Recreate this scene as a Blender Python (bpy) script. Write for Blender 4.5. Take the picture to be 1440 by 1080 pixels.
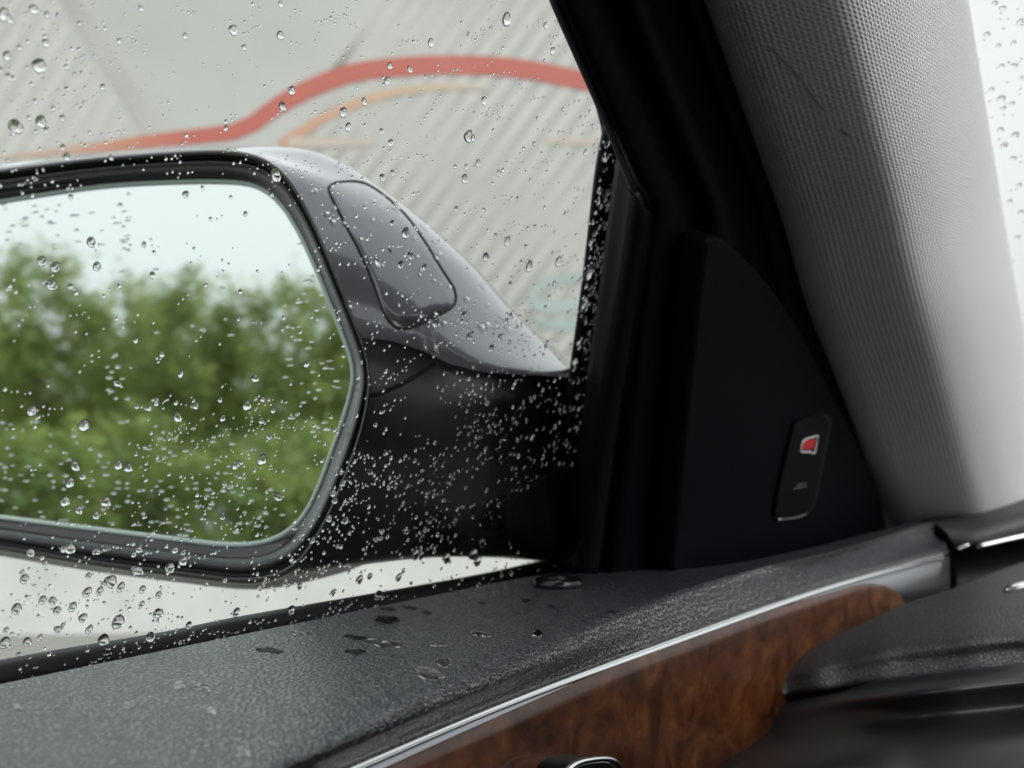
import bpy, bmesh, math, random
from mathutils import Vector, Matrix
from mathutils.bvhtree import BVHTree

for o in list(bpy.data.objects):
    bpy.data.objects.remove(o)
S = bpy.context.scene
COL = S.collection
rnd = random.Random(11)
R = math.radians

# ------------------------------------------------------------------ camera
CAM = Vector((0.0, 0.0, 1.25))          # the eye: inside the car, 0.30 m from the side glass
F_PX = 1900.0                           # focal length in pixels of a 1440 wide picture
HEAD, PITCH = R(32.8), R(0.84)          # looks ahead and to the left
LOOK = Vector((-math.sin(HEAD) * math.cos(PITCH), math.cos(HEAD) * math.cos(PITCH), math.sin(PITCH)))
RIGHT = Vector((math.cos(HEAD), math.sin(HEAD), 0))
UP = RIGHT.cross(LOOK)
cd = bpy.data.cameras.new('camera')
cd.sensor_width = 36
cd.lens = 36 * F_PX / 1440
cd.clip_start, cd.clip_end = 0.01, 900
cd.dof.use_dof = True
cd.dof.focus_distance = 0.40
cd.dof.aperture_fstop = 18
cam = bpy.data.objects.new('camera', cd)
COL.objects.link(cam)
cam.location = CAM
cam.rotation_euler = Matrix((RIGHT, UP, -LOOK)).transposed().to_euler()
S.camera = cam

# ------------------------------------------------------------------ sky, sun, exposure
SUN_EL, SUN_AZ = R(31), R(119)           # soft sun to the right of the car, behind thin rain cloud
w = bpy.data.worlds.new('World')
S.world = w
w.use_nodes = True
nt = w.node_tree
nt.nodes.clear()
sky = nt.nodes.new('ShaderNodeTexSky')
sky.sky_type = 'NISHITA'
sky.sun_disc = False
sky.sun_elevation = SUN_EL
sky.sun_rotation = SUN_AZ
sky.air_density = 1.0
sky.dust_density = 7.0
sky.ozone_density = 1.0
hs = nt.nodes.new('ShaderNodeHueSaturation')
hs.inputs['Saturation'].default_value = 0.16
bg = nt.nodes.new('ShaderNodeBackground')
bg.inputs['Strength'].default_value = 0.15
ow = nt.nodes.new('ShaderNodeOutputWorld')
nt.links.new(sky.outputs[0], hs.inputs['Color'])
veil = nt.nodes.new('ShaderNodeMix')              # thin even rain cloud over the clear sky
veil.data_type = 'RGBA'
veil.inputs['Factor'].default_value = 0.75
veil.inputs['B'].default_value = (3.5, 3.64, 3.74, 1)
nt.links.new(hs.outputs[0], veil.inputs['A'])
nt.links.new(veil.outputs['Result'], bg.inputs[0])
nt.links.new(bg.outputs[0], ow.inputs[0])
sl = bpy.data.lights.new('sun', 'SUN')
sl.energy = 1.35
sl.angle = R(40)
sl.color = (1, 0.985, 0.97)
sun = bpy.data.objects.new('sun', sl)
COL.objects.link(sun)
sun.location = (0, 0, 30)
sdir = Vector((math.sin(SUN_AZ) * math.cos(SUN_EL), math.cos(SUN_AZ) * math.cos(SUN_EL), math.sin(SUN_EL)))
sun.rotation_euler = sdir.to_track_quat('Z', 'Y').to_euler()
S.view_settings.view_transform = 'Standard'
S.view_settings.look = 'None'
S.view_settings.exposure = 1.2
S.view_settings.gamma = 1
S.view_settings.use_curve_mapping = False
S.render.engine = 'CYCLES'
S.cycles.use_denoising = True
S.cycles.max_bounces = 14
S.cycles.transparent_max_bounces = 24
S.cycles.transmission_bounces = 12
S.cycles.glossy_bounces = 6
S.cycles.sample_clamp_indirect = 8

# ------------------------------------------------------------------ geometry helpers
def ray(px, py):
    return (LOOK + RIGHT * ((px - 720) / F_PX) + UP * ((540 - py) / F_PX))
def W(px, py, d):                        # a point seen at (px, py), d metres deep
    return CAM + ray(px, py) * d
def on(px, py, p0, n):                   # where the sight line meets a plane
    r = ray(px, py)
    return CAM + r * ((p0 - CAM).dot(n) / r.dot(n))
def onz(px, py, z):                      # ... a level plane, z relative to the eye
    return on(px, py, CAM + Vector((0, 0, z)), Vector((0, 0, 1)))
TUMBLE = 0.35                            # the side glass leans inwards going up
GN = Vector((1, 0, -TUMBLE)).normalized()
G0 = CAM + Vector((-0.30, 0, -0.071))
def glass(px, py, o=0.0):                # the plane of the side glass, moved o metres into the car
    return on(px, py, G0 + GN * o, GN)

def spline(pts, n):                      # Catmull-Rom resample by chord length
    P = [Vector(p) for p in pts]
    if len(P) == 2:
        return [P[0].lerp(P[1], i / (n - 1)) for i in range(n)]
    E = [P[0] * 2 - P[1]] + P + [P[-1] * 2 - P[-2]]
    dense = []
    for i in range(1, len(E) - 2):
        a, b, c, d = E[i - 1], E[i], E[i + 1], E[i + 2]
        for k in range(16):
            t = k / 16
            dense.append(0.5 * ((2 * b) + (c - a) * t + (2 * a - 5 * b + 4 * c - d) * t * t + (3 * b - a - 3 * c + d) * t ** 3))
    dense.append(P[-1])
    return resample(dense, n)
def resample(dense, n):
    L = [0]
    for i in range(1, len(dense)):
        L.append(L[-1] + (dense[i] - dense[i - 1]).length)
    out, j = [], 0
    for i in range(n):
        t = L[-1] * i / (n - 1)
        while j < len(L) - 2 and L[j + 1] < t:
            j += 1
        f = (t - L[j]) / max(1e-9, L[j + 1] - L[j])
        out.append(dense[j].lerp(dense[j + 1], min(1, max(0, f))))
    return out
def px_spline(pts, n):
    return [(p.x, p.y) for p in spline([Vector((a, b, 0)) for a, b in pts], n)]
def closed_px(pts, n):                   # closed smooth pixel loop
    k = len(pts)
    e = list(pts) + list(pts[:1])
    E = [Vector((*pts[-1], 0))] + [Vector((*p, 0)) for p in e] + [Vector((*pts[1], 0))]
    dense = []
    for i in range(1, len(E) - 2):
        a, b, c, d = E[i - 1], E[i], E[i + 1], E[i + 2]
        for q in range(10):
            t = q / 10
            dense.append(0.5 * ((2 * b) + (c - a) * t + (2 * a - 5 * b + 4 * c - d) * t * t + (3 * b - a - 3 * c + d) * t ** 3))
    dense.append(E[-2])
    return [(p.x, p.y) for p in resample(dense, n + 1)[:-1]]

def mesh_obj(name, verts, faces, mat, parent=None, smooth=True, uvs=None):
    me = bpy.data.meshes.new(name)
    me.from_pydata([tuple(v) for v in verts], [], faces)
    if uvs:
        ul = me.uv_layers.new(name='UVMap')
        for l in me.loops:
            ul.data[l.index].uv = uvs[l.vertex_index]
    me.materials.append(mat)
    if smooth:
        me.polygons.foreach_set('use_smooth', [True] * len(me.polygons))
    me.update()
    o = bpy.data.objects.new(name, me)
    COL.objects.link(o)
    if parent:
        adopt(o, parent)
    return o
def adopt(o, parent):
    o.parent = parent
    m = Matrix.Identity(4)
    p = parent
    chain = []
    while p:
        chain.append(p)
        p = p.parent
    for p in reversed(chain):
        m = m @ p.matrix_parent_inverse @ Matrix.LocRotScale(p.location, p.rotation_euler, p.scale)
    o.matrix_parent_inverse = m.inverted()
def tag(o, label=None, cat=None, group=None, kind=None):
    if label: o['label'] = label
    if cat: o['category'] = cat
    if group: o['group'] = group
    if kind: o['kind'] = kind
    return o
def empty(name, loc):
    o = bpy.data.objects.new(name, None)
    COL.objects.link(o)
    o.location = loc
    o.empty_display_size = 0.1
    return o
def grid_faces(nr, nc, close=False):
    f = []
    for i in range(nr - 1):
        for j in range(nc - (0 if close else 1)):
            k = (j + 1) % nc
            f.append((i * nc + j, i * nc + k, (i + 1) * nc + k, (i + 1) * nc + j))
    return f
def loft(name, curves, mat, parent=None, thick=0.0, close=False, sub=1, uv=True):
    """Skin through rows of points; rows are splined in the other direction (sub steps per span)."""
    n = len(curves[0])
    if sub > 1:
        rows_n = (len(curves) - 1) * sub + 1
        cols = []
        for j in range(n):
            P = [c[j] for c in curves]
            E = [P[0] * 2 - P[1]] + P + [P[-1] * 2 - P[-2]]
            col = []
            for i in range(1, len(E) - 2):
                a, b, c, d = E[i - 1], E[i], E[i + 1], E[i + 2]
                for q in range(sub):
                    t = q / sub
                    col.append(0.5 * ((2 * b) + (c - a) * t + (2 * a - 5 * b + 4 * c - d) * t * t + (3 * b - a - 3 * c + d) * t ** 3))
            col.append(P[-1])
            cols.append(col)
        curves = [[cols[j][i] for j in range(n)] for i in range(rows_n)]
    V, UVs = [], []
    acc = 0.0
    for i, c in enumerate(curves):
        if i:
            acc += sum((c[j] - curves[i - 1][j]).length for j in range(n)) / n
        l = 0.0
        for j, p in enumerate(c):
            if j:
                l += (p - c[j - 1]).length
            V.append(p)
            UVs.append((l, acc))
    o = mesh_obj(name, V, grid_faces(len(curves), n, close), mat, parent, True, UVs if uv else None)
    if thick:
        m = o.modifiers.new('thickness', 'SOLIDIFY')
        m.thickness = thick
        m.offset = 0
    return o
def plate(name, pts3, normal, thick, mat, parent=None, bevel=0.0, seg=3):
    """A flat outline given real thickness (away from the viewer), bevelled."""
    n = len(pts3)
    V = [p for p in pts3] + [p - normal * thick for p in pts3]
    F = [tuple(range(n)), tuple(range(2 * n - 1, n - 1, -1))]
    for i in range(n):
        k = (i + 1) % n
        F.append((i, n + i, n + k, k))
    o = mesh_obj(name, V, F, mat, parent, False)
    bm = bmesh.new()
    bm.from_mesh(o.data)
    bmesh.ops.recalc_face_normals(bm, faces=bm.faces)
    bm.to_mesh(o.data)
    bm.free()
    if bevel:
        m = o.modifiers.new('bevel', 'BEVEL')
        m.width = bevel
        m.segments = seg
        m.limit_method = 'ANGLE'
        m.angle_limit = R(50)
        m.harden_normals = True
        o.data.polygons.foreach_set('use_smooth', [True] * len(o.data.polygons))
    return o
def tube(name, pts, rad, mat, parent=None, seg=8, close=False, flat=1.0):
    V, F = [], []
    n = len(pts)
    rads = rad if isinstance(rad, (list, tuple)) else [rad] * n
    for i, p in enumerate(pts):
        if close:
            t = (pts[(i + 1) % n] - pts[i - 1]).normalized()
        else:
            t = (pts[min(n - 1, i + 1)] - pts[max(0, i - 1)]).normalized()
        a = t.cross(LOOK)
        if a.length < 1e-6:
            a = t.cross(UP)
        a.normalize()
        b = t.cross(a).normalized()
        for k in range(seg):
            q = 2 * math.pi * k / seg
            V.append(p + a * math.cos(q) * rads[i] + b * math.sin(q) * rads[i] * flat)
    F = []
    for i in range(n if close else n - 1):
        for k in range(seg):
            i2, k2 = (i + 1) % n, (k + 1) % seg
            F.append((i * seg + k, i * seg + k2, i2 * seg + k2, i2 * seg + k))
    if not close:
        F.append(tuple(range(seg - 1, -1, -1)))
        F.append(tuple((n - 1) * seg + k for k in range(seg)))
    return mesh_obj(name, V, F, mat, parent)
def box(name, lo, hi, mat, parent=None, bevel=0.0):
    x0, y0, z0 = lo
    x1, y1, z1 = hi
    V = [Vector(p) for p in ((x0, y0, z0), (x1, y0, z0), (x1, y1, z0), (x0, y1, z0), (x0, y0, z1), (x1, y0, z1), (x1, y1, z1), (x0, y1, z1))]
    F = [(3, 2, 1, 0), (4, 5, 6, 7), (0, 1, 5, 4), (1, 2, 6, 5), (2, 3, 7, 6), (3, 0, 4, 7)]
    o = mesh_obj(name, V, F, mat, parent, False)
    if bevel:
        m = o.modifiers.new('bevel', 'BEVEL')
        m.width = bevel
        m.segments = 3
        m.harden_normals = True
        o.data.polygons.foreach_set('use_smooth', [True] * 6)
    return o

# ------------------------------------------------------------------ materials
class NT:
    def __init__(s, name):
        s.m = bpy.data.materials.new(name)
        s.m.use_nodes = True
        s.t = s.m.node_tree
        s.t.nodes.clear()
        s.out = s.n('OutputMaterial')
    def n(s, kind, **kw):
        x = s.t.nodes.new('ShaderNode' + kind)
        for k, v in kw.items():
            setattr(x, k, v)
        return x
    def l(s, a, b):
        s.t.links.new(a, b)
    def math(s, op, a, b=None):
        x = s.n('Math', operation=op)
        for i, v in enumerate((a, b)):
            if v is None: continue
            if isinstance(v, (int, float)): x.inputs[i].default_value = v
            else: s.l(v, x.inputs[i])
        return x.outputs[0]
    def ramp(s, fac, stops):
        x = s.n('ValToRGB')
        e = x.color_ramp.elements
        while len(e) < len(stops): e.new(0.5)
        for el, (p, c) in zip(e, stops):
            el.position = p
            el.color = (*c, 1) if len(c) == 3 else c
        s.l(fac, x.inputs[0])
        return x.outputs[0]
    def coords(s, kind='Object'):
        return s.n('TexCoord').outputs[kind]
    def noise(s, vec, scale, detail=4, rough=0.5, dist=0.0):
        x = s.n('TexNoise')
        x.inputs['Scale'].default_value = scale
        x.inputs['Detail'].default_value = detail
        x.inputs['Roughness'].default_value = rough
        x.inputs['Distortion'].default_value = dist
        s.l(vec, x.inputs['Vector'])
        return x.outputs['Fac']
    def bump(s, h, dist, strength=1.0, normal=None):
        x = s.n('Bump')
        x.inputs['Distance'].default_value = dist
        x.inputs['Strength'].default_value = strength
        s.l(h, x.inputs['Height'])
        if normal is not None: s.l(normal, x.inputs['Normal'])
        return x.outputs[0]
    def principled(s, color=(0.5, 0.5, 0.5), rough=0.5, metal=0.0, normal=None, **kw):
        b = s.n('BsdfPrincipled')
        if isinstance(color, tuple): b.inputs['Base Color'].default_value = (*color, 1)
        else: s.l(color, b.inputs['Base Color'])
        if isinstance(rough, (int, float)): b.inputs['Roughness'].default_value = rough
        else: s.l(rough, b.inputs['Roughness'])
        b.inputs['Metallic'].default_value = metal
        if normal is not None: s.l(normal, b.inputs['Normal'])
        for k, v in kw.items():
            b.inputs[k.replace('_', ' ')].default_value = v
        s.l(b.outputs[0], s.out.inputs[0])
        return b

def leather(name, color, rough, cell=560, depth=0.00022, crease=0.45, coat=0.6):
    t = NT(name)
    c = t.coords()
    mp = t.n('VectorMath', operation='ADD')
    nz = t.n('TexNoise')
    nz.inputs['Scale'].default_value = 300
    t.l(c, nz.inputs['Vector'])
    sc = t.n('VectorMath', operation='SCALE')
    sc.inputs['Scale'].default_value = 0.0016
    t.l(nz.outputs['Color'], sc.inputs[0])
    t.l(c, mp.inputs[0]); t.l(sc.outputs[0], mp.inputs[1])
    v = t.n('TexVoronoi', feature='DISTANCE_TO_EDGE')
    v.inputs['Scale'].default_value = cell
    t.l(mp.outputs[0], v.inputs['Vector'])
    h = t.math('MINIMUM', v.outputs['Distance'], 0.22)
    h2 = t.math('ADD', h, t.math('MULTIPLY', t.noise(c, 900, 2), 0.12))
    big = t.noise(c, 22, 3)
    rg = t.math('ADD', t.math('MULTIPLY', big, 0.12), rough - 0.06)
    crease_tone = t.ramp(v.outputs['Distance'], [(0.0, tuple(x * crease for x in color)), (0.22, color)])  # colour darkens towards the edges of the grain cells
    nb = t.bump(h2, depth * 4, 0.9)
    rg2 = t.math('ADD', rg, t.math('MULTIPLY', t.math('SUBTRACT', 0.22, h), 0.9))
    b = t.principled(crease_tone, rg2, 0, nb, Specular_IOR_Level=0.9, Coat_Weight=coat, Coat_Roughness=0.2)
    t.l(nb, b.inputs['Coat Normal'])
    return t.m
def plastic(name, color, rough, grain=0.0, **kw):
    t = NT(name)
    c = t.coords()
    nrm = t.bump(t.noise(c, 1400, 2), grain, 0.6) if grain else None
    rg = t.math('ADD', t.math('MULTIPLY', t.noise(c, 40, 3), 0.1), rough - 0.05)
    t.principled(color, rg, 0, nrm, **kw)
    return t.m

M = {}
M['pad'] = leather('grained_vinyl', (0.046, 0.051, 0.064), 0.28, 570, 0.00038, 0.12)
M['dash'] = leather('grained_dash_vinyl', (0.03, 0.03, 0.033), 0.48, 620, 0.0002, 0.3, 0.15)
M['black_trim'] = plastic('matt_black_trim', (0.0022, 0.0024, 0.0046), 0.6, 0.00008, Specular_IOR_Level=0.06)
M['grey_trim'] = plastic('dark_grey_trim', (0.0034, 0.0037, 0.0045), 0.65, 0.00008, Specular_IOR_Level=0.06)
M['lip'] = plastic('grey_frame_lip', (0.06, 0.062, 0.065), 0.5)
M['rubber'] = plastic('black_rubber', (0.006, 0.006, 0.007), 0.5, 0.0, Specular_IOR_Level=0.25)
M['gloss_black'] = plastic('gloss_black_plastic', (0.007, 0.007, 0.008), 0.12)
M['satin_black'] = plastic('satin_black_plastic', (0.005, 0.005, 0.007), 0.30, 0.00002, Specular_IOR_Level=0.35)
M['button'] = plastic('button_plastic', (0.0045, 0.0045, 0.0065), 0.5, 0.0, Specular_IOR_Level=0.06)
M['under'] = plastic('lower_dash_plastic', (0.022, 0.023, 0.026), 0.4, 0.00006)

t = NT('dark_metallic_paint')
c = t.coords()
fl = t.n('TexVoronoi')
fl.inputs['Scale'].default_value = 2600
t.l(c, fl.inputs['Vector'])
t.principled(t.ramp(fl.outputs['Color'], [(0, (0.115, 0.117, 0.132)), (1, (0.15, 0.152, 0.170))]), 0.24, 0.85, None, Coat_Weight=1.0, Coat_Roughness=0.03)
M['paint'] = t.m

t = NT('satin_chrome')
t.principled((0.86, 0.87, 0.88), 0.09, 1.0)
M['chrome'] = t.m
t = NT('brushed_aluminium')
c = t.coords()
t.principled((0.36, 0.37, 0.39), 0.33, 1.0)
M['alu'] = t.m

t = NT('burl_wood')
c = t.coords()
mp = t.n('Mapping')
mp.inputs['Scale'].default_value = (1, 0.8, 1.0)
mp.inputs['Rotation'].default_value = (0.5, 0, 0)
t.l(c, mp.inputs[0])
n1 = t.noise(mp.outputs[0], 46, 8, 0.64, 1.4)
n2 = t.noise(mp.outputs[0], 190, 6, 0.7, 0.8)
mix = t.math('ADD', t.math('MULTIPLY', n1, 0.72), t.math('MULTIPLY', n2, 0.28))
colr = t.ramp(mix, [(0.36, (0.018, 0.005, 0.002)), (0.46, (0.050, 0.0145, 0.0045)), (0.56, (0.088, 0.028, 0.008)), (0.67, (0.15, 0.056, 0.017))])
t.principled(colr, 0.35, 0, None, Coat_Weight=0.2, Coat_Roughness=0.06, Specular_IOR_Level=0.3)
M['wood'] = t.m

def fabric(name, color):
    t = NT(name)
    uv = t.n('UVMap').outputs[0]
    sp = t.n('SeparateXYZ')
    t.l(uv, sp.inputs[0])
    u, v = sp.outputs[0], sp.outputs[1]
    wob = t.math('MULTIPLY', t.noise(uv, 60, 2), 1.6)
    a = t.math('ADD', t.math('MULTIPLY', v, 2 * math.pi / 0.0024), wob)     # across the pillar
    b = t.math('ADD', t.math('MULTIPLY', u, 2 * math.pi / 0.0025), wob)     # along the pillar
    rib = t.math('SINE', a)
    wv = t.math('SINE', b)
    h = t.math('ADD', t.math('MULTIPLY', rib, 0.6), t.math('MULTIPLY', t.math('MULTIPLY', t.math('COSINE', t.math('MULTIPLY', a, 0.5)), wv), 0.7))
    fine = t.noise(uv, 2500, 2)
    h = t.math('ADD', h, t.math('MULTIPLY', fine, 0.7))
    f = t.math('ADD', t.math('MULTIPLY', h, 0.22), 0.5)
    colr = t.ramp(f, [(0.2, tuple(x * 0.8 for x in color)), (0.75, tuple(min(1, x * 1.06) for x in color))])
    t.principled(colr, 0.95, 0, t.bump(h, 0.00026, 0.7), Specular_IOR_Level=0.15, Sheen_Weight=0.3, Sheen_Roughness=0.5)
    return t.m
M['fabric'] = fabric('woven_pillar_fabric', (0.68, 0.69, 0.71))
M['headliner'] = fabric('woven_headliner', (0.42, 0.42, 0.43))

def pane(name, tint):                    # thin glass: clear, reflecting by Fresnel at either face
    t = NT(name)
    g = t.n('NewGeometry')
    d = t.n('VectorMath', operation='DOT_PRODUCT')
    t.l(g.outputs['Normal'], d.inputs[0]); t.l(g.outputs['Incoming'], d.inputs[1])
    k = t.math('SUBTRACT', 1.0, t.math('ABSOLUTE', d.outputs['Value']))
    fr = t.math('MULTIPLY', t.math('ADD', 0.04, t.math('MULTIPLY', t.math('POWER', k, 5.0), 0.96)), 0.55)
    tr = t.n('BsdfTransparent'); tr.inputs[0].default_value = (*tint, 1)
    gl = t.n('BsdfGlossy'); gl.inputs['Roughness'].default_value = 0.0
    mx = t.n('MixShader')
    t.l(fr, mx.inputs[0]); t.l(tr.outputs[0], mx.inputs[1]); t.l(gl.outputs[0], mx.inputs[2])
    t.l(mx.outputs[0], t.out.inputs[0])
    return t.m
M['laminated'] = pane('laminated_windshield_glass', (0.80, 0.80, 0.785))
M['pane'] = pane('clear_window_glass', (0.975, 0.985, 0.975))
t = NT('water')
gl = t.n('BsdfGlass'); gl.inputs['IOR'].default_value = 1.333; gl.inputs['Roughness'].default_value = 0.0
t.l(gl.outputs[0], t.out.inputs[0])
M['water'] = t.m
t = NT('mirror_silver')
t.principled((0.80, 0.86, 0.84), 0.03, 1.0)
M['mirror'] = t.m
t = NT('pale_glass_edge')
t.principled((0.42, 0.52, 0.48), 0.25, 0, None, Coat_Weight=0.6)
M['glass_edge'] = t.m
t = NT('damp_film')
t0 = t.n('BsdfTransparent'); t0.inputs[0].default_value = (0.97, 0.98, 0.98, 1)
g0 = t.n('BsdfGlossy'); g0.inputs['Roughness'].default_value = 0.22
mx = t.n('MixShader')
mx.inputs[0].default_value = 0.45; t.l(t0.outputs[0], mx.inputs[1]); t.l(g0.outputs[0], mx.inputs[2])
t.l(mx.outputs[0], t.out.inputs[0])
M['damp'] = t.m
t = NT('soaked_patch')
t0 = t.n('BsdfTransparent'); t0.inputs[0].default_value = (0.6, 0.61, 0.63, 1)
g0 = t.n('BsdfGlossy'); g0.inputs['Roughness'].default_value = 0.12
mx = t.n('MixShader'); mx.inputs[0].default_value = 0.06
t.l(t0.outputs[0], mx.inputs[1]); t.l(g0.outputs[0], mx.inputs[2])
t.l(mx.outputs[0], t.out.inputs[0])
M['soaked'] = t.m
def flat_paint(name, color, rough=0.6):
    t = NT(name)
    c = t.coords()
    n = t.noise(c, 3, 5, 0.6)
    col2 = t.ramp(n, [(0.3, tuple(x * 0.88 for x in color)), (0.7, tuple(min(1, x * 1.08) for x in color))])
    t.principled(col2, rough)
    return t.m
M['white_print'] = flat_paint('white_print', (0.75, 0.74, 0.72), 0.4)
M['grey_print'] = flat_paint('grey_print', (0.32, 0.32, 0.33), 0.4)
M['red_print'] = flat_paint('red_print', (0.62, 0.02, 0.03), 0.4)
M['crease'] = plastic('crease_mark', (0.22, 0.22, 0.225), 0.9)

# ------------------------------------------------------------------ ground, wall, planting
t = NT('wet_concrete_ground')
c = t.coords()
n = t.noise(c, 0.7, 6, 0.6)
n2 = t.noise(c, 24, 5, 0.7)
t.principled(t.ramp(t.math('ADD', t.math('MULTIPLY', n, 0.7), t.math('MULTIPLY', n2, 0.3)), [(0.35, (0.14, 0.138, 0.126)), (0.65, (0.22, 0.216, 0.20))]),
             t.ramp(n, [(0.4, (0.2,) * 3), (0.62, (0.5,) * 3)]), 0, t.bump(n2, 0.004, 0.5))
M['ground'] = t.m
g = mesh_obj('ground', [Vector((-320, -320, 0)), Vector((320, -320, 0)), Vector((320, 320, 0)), Vector((-320, 320, 0))], [(0, 1, 2, 3)], M['ground'], None, False)
tag(g, 'pale wet concrete ground below the car and the wall', 'ground', kind='structure')

t = NT('pale_render')
c = t.coords()
n = t.noise(c, 0.55, 5, 0.6)
n2 = t.noise(c, 30, 4, 0.6)
t.principled(t.ramp(n, [(0.3, (0.2261, 0.2349, 0.2235)), (0.7, (0.2896, 0.2997, 0.287))]), 0.75, 0, t.bump(n2, 0.003, 0.4))
M['wall'] = t.m
t = NT('rib_render')
c = t.coords()
n = t.noise(c, 0.8, 5, 0.6)
t.principled(t.ramp(n, [(0.3, (0.2159, 0.2197, 0.2032)), (0.7, (0.2731, 0.2781, 0.2603))]), 0.75)
M['rib'] = t.m
M['plinth'] = flat_paint('white_plinth_paint', (0.3366, 0.3454, 0.3353), 0.5)

WD = 7.5
WN = -Vector((LOOK.x, LOOK.y, 0)).normalized()
WN = (Matrix.Rotation(R(4), 3, 'Z') @ WN).normalized()      # faces the car, turned a little
W0 = CAM + Vector((LOOK.x, LOOK.y, 0)).normalized() * WD
WR = Vector((-WN.y, WN.x, 0)) * 1.0
if WR.dot(RIGHT) < 0: WR = -WR
def wl(px, py, o=0.0):
    return on(px, py, W0 + WN * o, WN)
def wall_uv(u, z, o=0.0):                # metres along the wall, metres above ground
    return Vector((W0.x, W0.y, 0)) + WR * u + Vector((0, 0, z)) + WN * o
def px_to_uv(px, py):
    p = wl(px, py)
    return ((p - W0).dot(WR), p.z)
WU0, WU1, WH = -5.2, 2.25, 3.62
wall = plate('boundary_wall', [wall_uv(WU0, 0.55), wall_uv(WU1, 0.55), wall_uv(WU1, WH), wall_uv(WU0, WH)], WN, 0.25, M['wall'], None, 0.01)
tag(wall, 'pale grey ribbed boundary wall with red and orange arcs painted on it', 'wall')
plate('plinth', [wall_uv(WU0, 0, 0.03), wall_uv(WU1, 0, 0.03), wall_uv(WU1, 0.548, 0.03), wall_uv(WU0, 0.548, 0.03)], WN, 0.30, M['plinth'], wall, 0.008)
plate('coping', [wall_uv(WU0 - .05, WH + .002, 0.05), wall_uv(WU1 + .05, WH + .002, 0.05), wall_uv(WU1 + .05, WH + 0.09, 0.05), wall_uv(WU0 - .05, WH + 0.09, 0.05)], WN, 0.35, M['plinth'], wall, 0.008)
# smooth field between two ribbed fields: bounded by two slanting lines
LA, LB = px_to_uv(85, 0), px_to_uv(262, 280)
RA, RB = px_to_uv(500, 40), px_to_uv(330, 330)
def line_x(a, b, z):
    return a[0] + (b[0] - a[0]) * (z - a[1]) / (b[1] - a[1])
def rib(u_at0, slope, zlo, zhi):
    """one slanting half-round rib; u = u_at0 + slope*z"""
    V, F = [], []
    prof = [(-0.036, 0.0), (-0.026, 0.002), (-0.010, 0.0035), (0.010, 0.0035), (0.026, 0.002), (0.036, 0.0)]
    for z in (zlo, zhi):
        for du, h in prof:
            V.append(wall_uv(u_at0 + slope * z + du, z, h - 0.001))
    k = len(prof)
    for i in range(k - 1):
        F.append((i, i + 1, k + i + 1, k + i))
    F.append(tuple(range(k - 1, -1, -1)))
    F.append(tuple(range(k, 2 * k)))
    return V, F
nrib = 0
for field, slope in (('l', 0.62), ('r', 0.74)):
    u = -9.0
    while u < 3.0:
        u += 0.122
        # walk up the rib, keep the longest run inside its field
        run, best = [], []
        zs = [0.56 + i * (WH - 0.57) / 120 for i in range(121)]
        for z in zs:
            x = u + slope * z
            ok = WU0 + 0.04 < x < WU1 - 0.04
            if field == 'l': ok = ok and x < line_x(LA, LB, z) - 0.05
            else: ok = ok and x > max(line_x(RA, RB, z), line_x(LA, LB, z) + 0.1)
            if ok: run.append(z)
            else:
                if len(run) > len(best): best = run
                run = []
        if len(run) > len(best): best = run
        if len(best) > 14:
            V, F = rib(u, slope, best[0], best[-1])
            mesh_obj('rib', V, F, M['rib'], wall, True)
            nrib += 1
# the slanting joint left of the smooth field
za, zb = 0.56, WH - 0.05
jp = [(line_x(LA, LB, zb), zb), (line_x(LA, LB, za), za)]
M['joint'] = flat_paint('joint_mortar', (0.245, 0.245, 0.238), 0.8)
plate('joint', [wall_uv(jp[0][0], jp[0][1], 0.004), wall_uv(jp[0][0] + 0.11, jp[0][1], 0.004), wall_uv(jp[1][0] + 0.11, jp[1][1], 0.004), wall_uv(jp[1][0], jp[1][1], 0.004)], WN, 0.003, M['joint'], wall)

def ribbon(name, pts, widths, mat, o=0.0066):
    """painted stroke: follows the wall at px points, widths in px"""
    n = 40
    P = px_spline(pts, n)
    V = []
    for i, (x, y) in enumerate(P):
        a, b = P[max(0, i - 1)], P[min(n - 1, i + 1)]
        tx, ty = b[0] - a[0], b[1] - a[1]
        L = math.hypot(tx, ty) or 1
        f = i / (n - 1) * (len(widths) - 1)
        k = min(int(f), len(widths) - 2)
        hw = (widths[k] * (1 - (f - k)) + widths[k + 1] * (f - k)) / 2
        for s_, oo in ((-1, o - 0.002), (-1, o), (1, o), (1, o - 0.002)):
            V.append(wl(x - ty / L * hw * s_, y + tx / L * hw * s_, oo))
    F = []
    for i in range(n - 1):
        for k in range(4):
            k2 = (k + 1) % 4
            F.append((i * 4 + k, i * 4 + k2, (i + 1) * 4 + k2, (i + 1) * 4 + k))
    F += [(3, 2, 1, 0), tuple((n - 1) * 4 + k for k in range(4))]
    uv = [((i // 4) / (n - 1), (i % 4) / 3) for i in range(len(V))]
    return mesh_obj(name, V, F, mat, wall, False, uv)
def stroke_mat(name, stops):
    t = NT(name)
    sp = t.n('SeparateXYZ')
    t.l(t.n('UVMap').outputs[0], sp.inputs[0])
    n = t.noise(t.coords(), 6, 4)
    f = t.math('ADD', sp.outputs[0], t.math('MULTIPLY', t.math('SUBTRACT', n, 0.5), 0.04))
    t.principled(t.ramp(f, stops), 0.6)
    return t.m
M['red_paint'] = stroke_mat('red_mural_paint', [(0.0, (0.27, 0.26, 0.235)), (0.13, (0.28, 0.19, 0.14)), (0.20, (0.27, 0.115, 0.072)), (0.28, (0.25, 0.060, 0.043)), (1.0, (0.24, 0.050, 0.036))])
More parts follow.
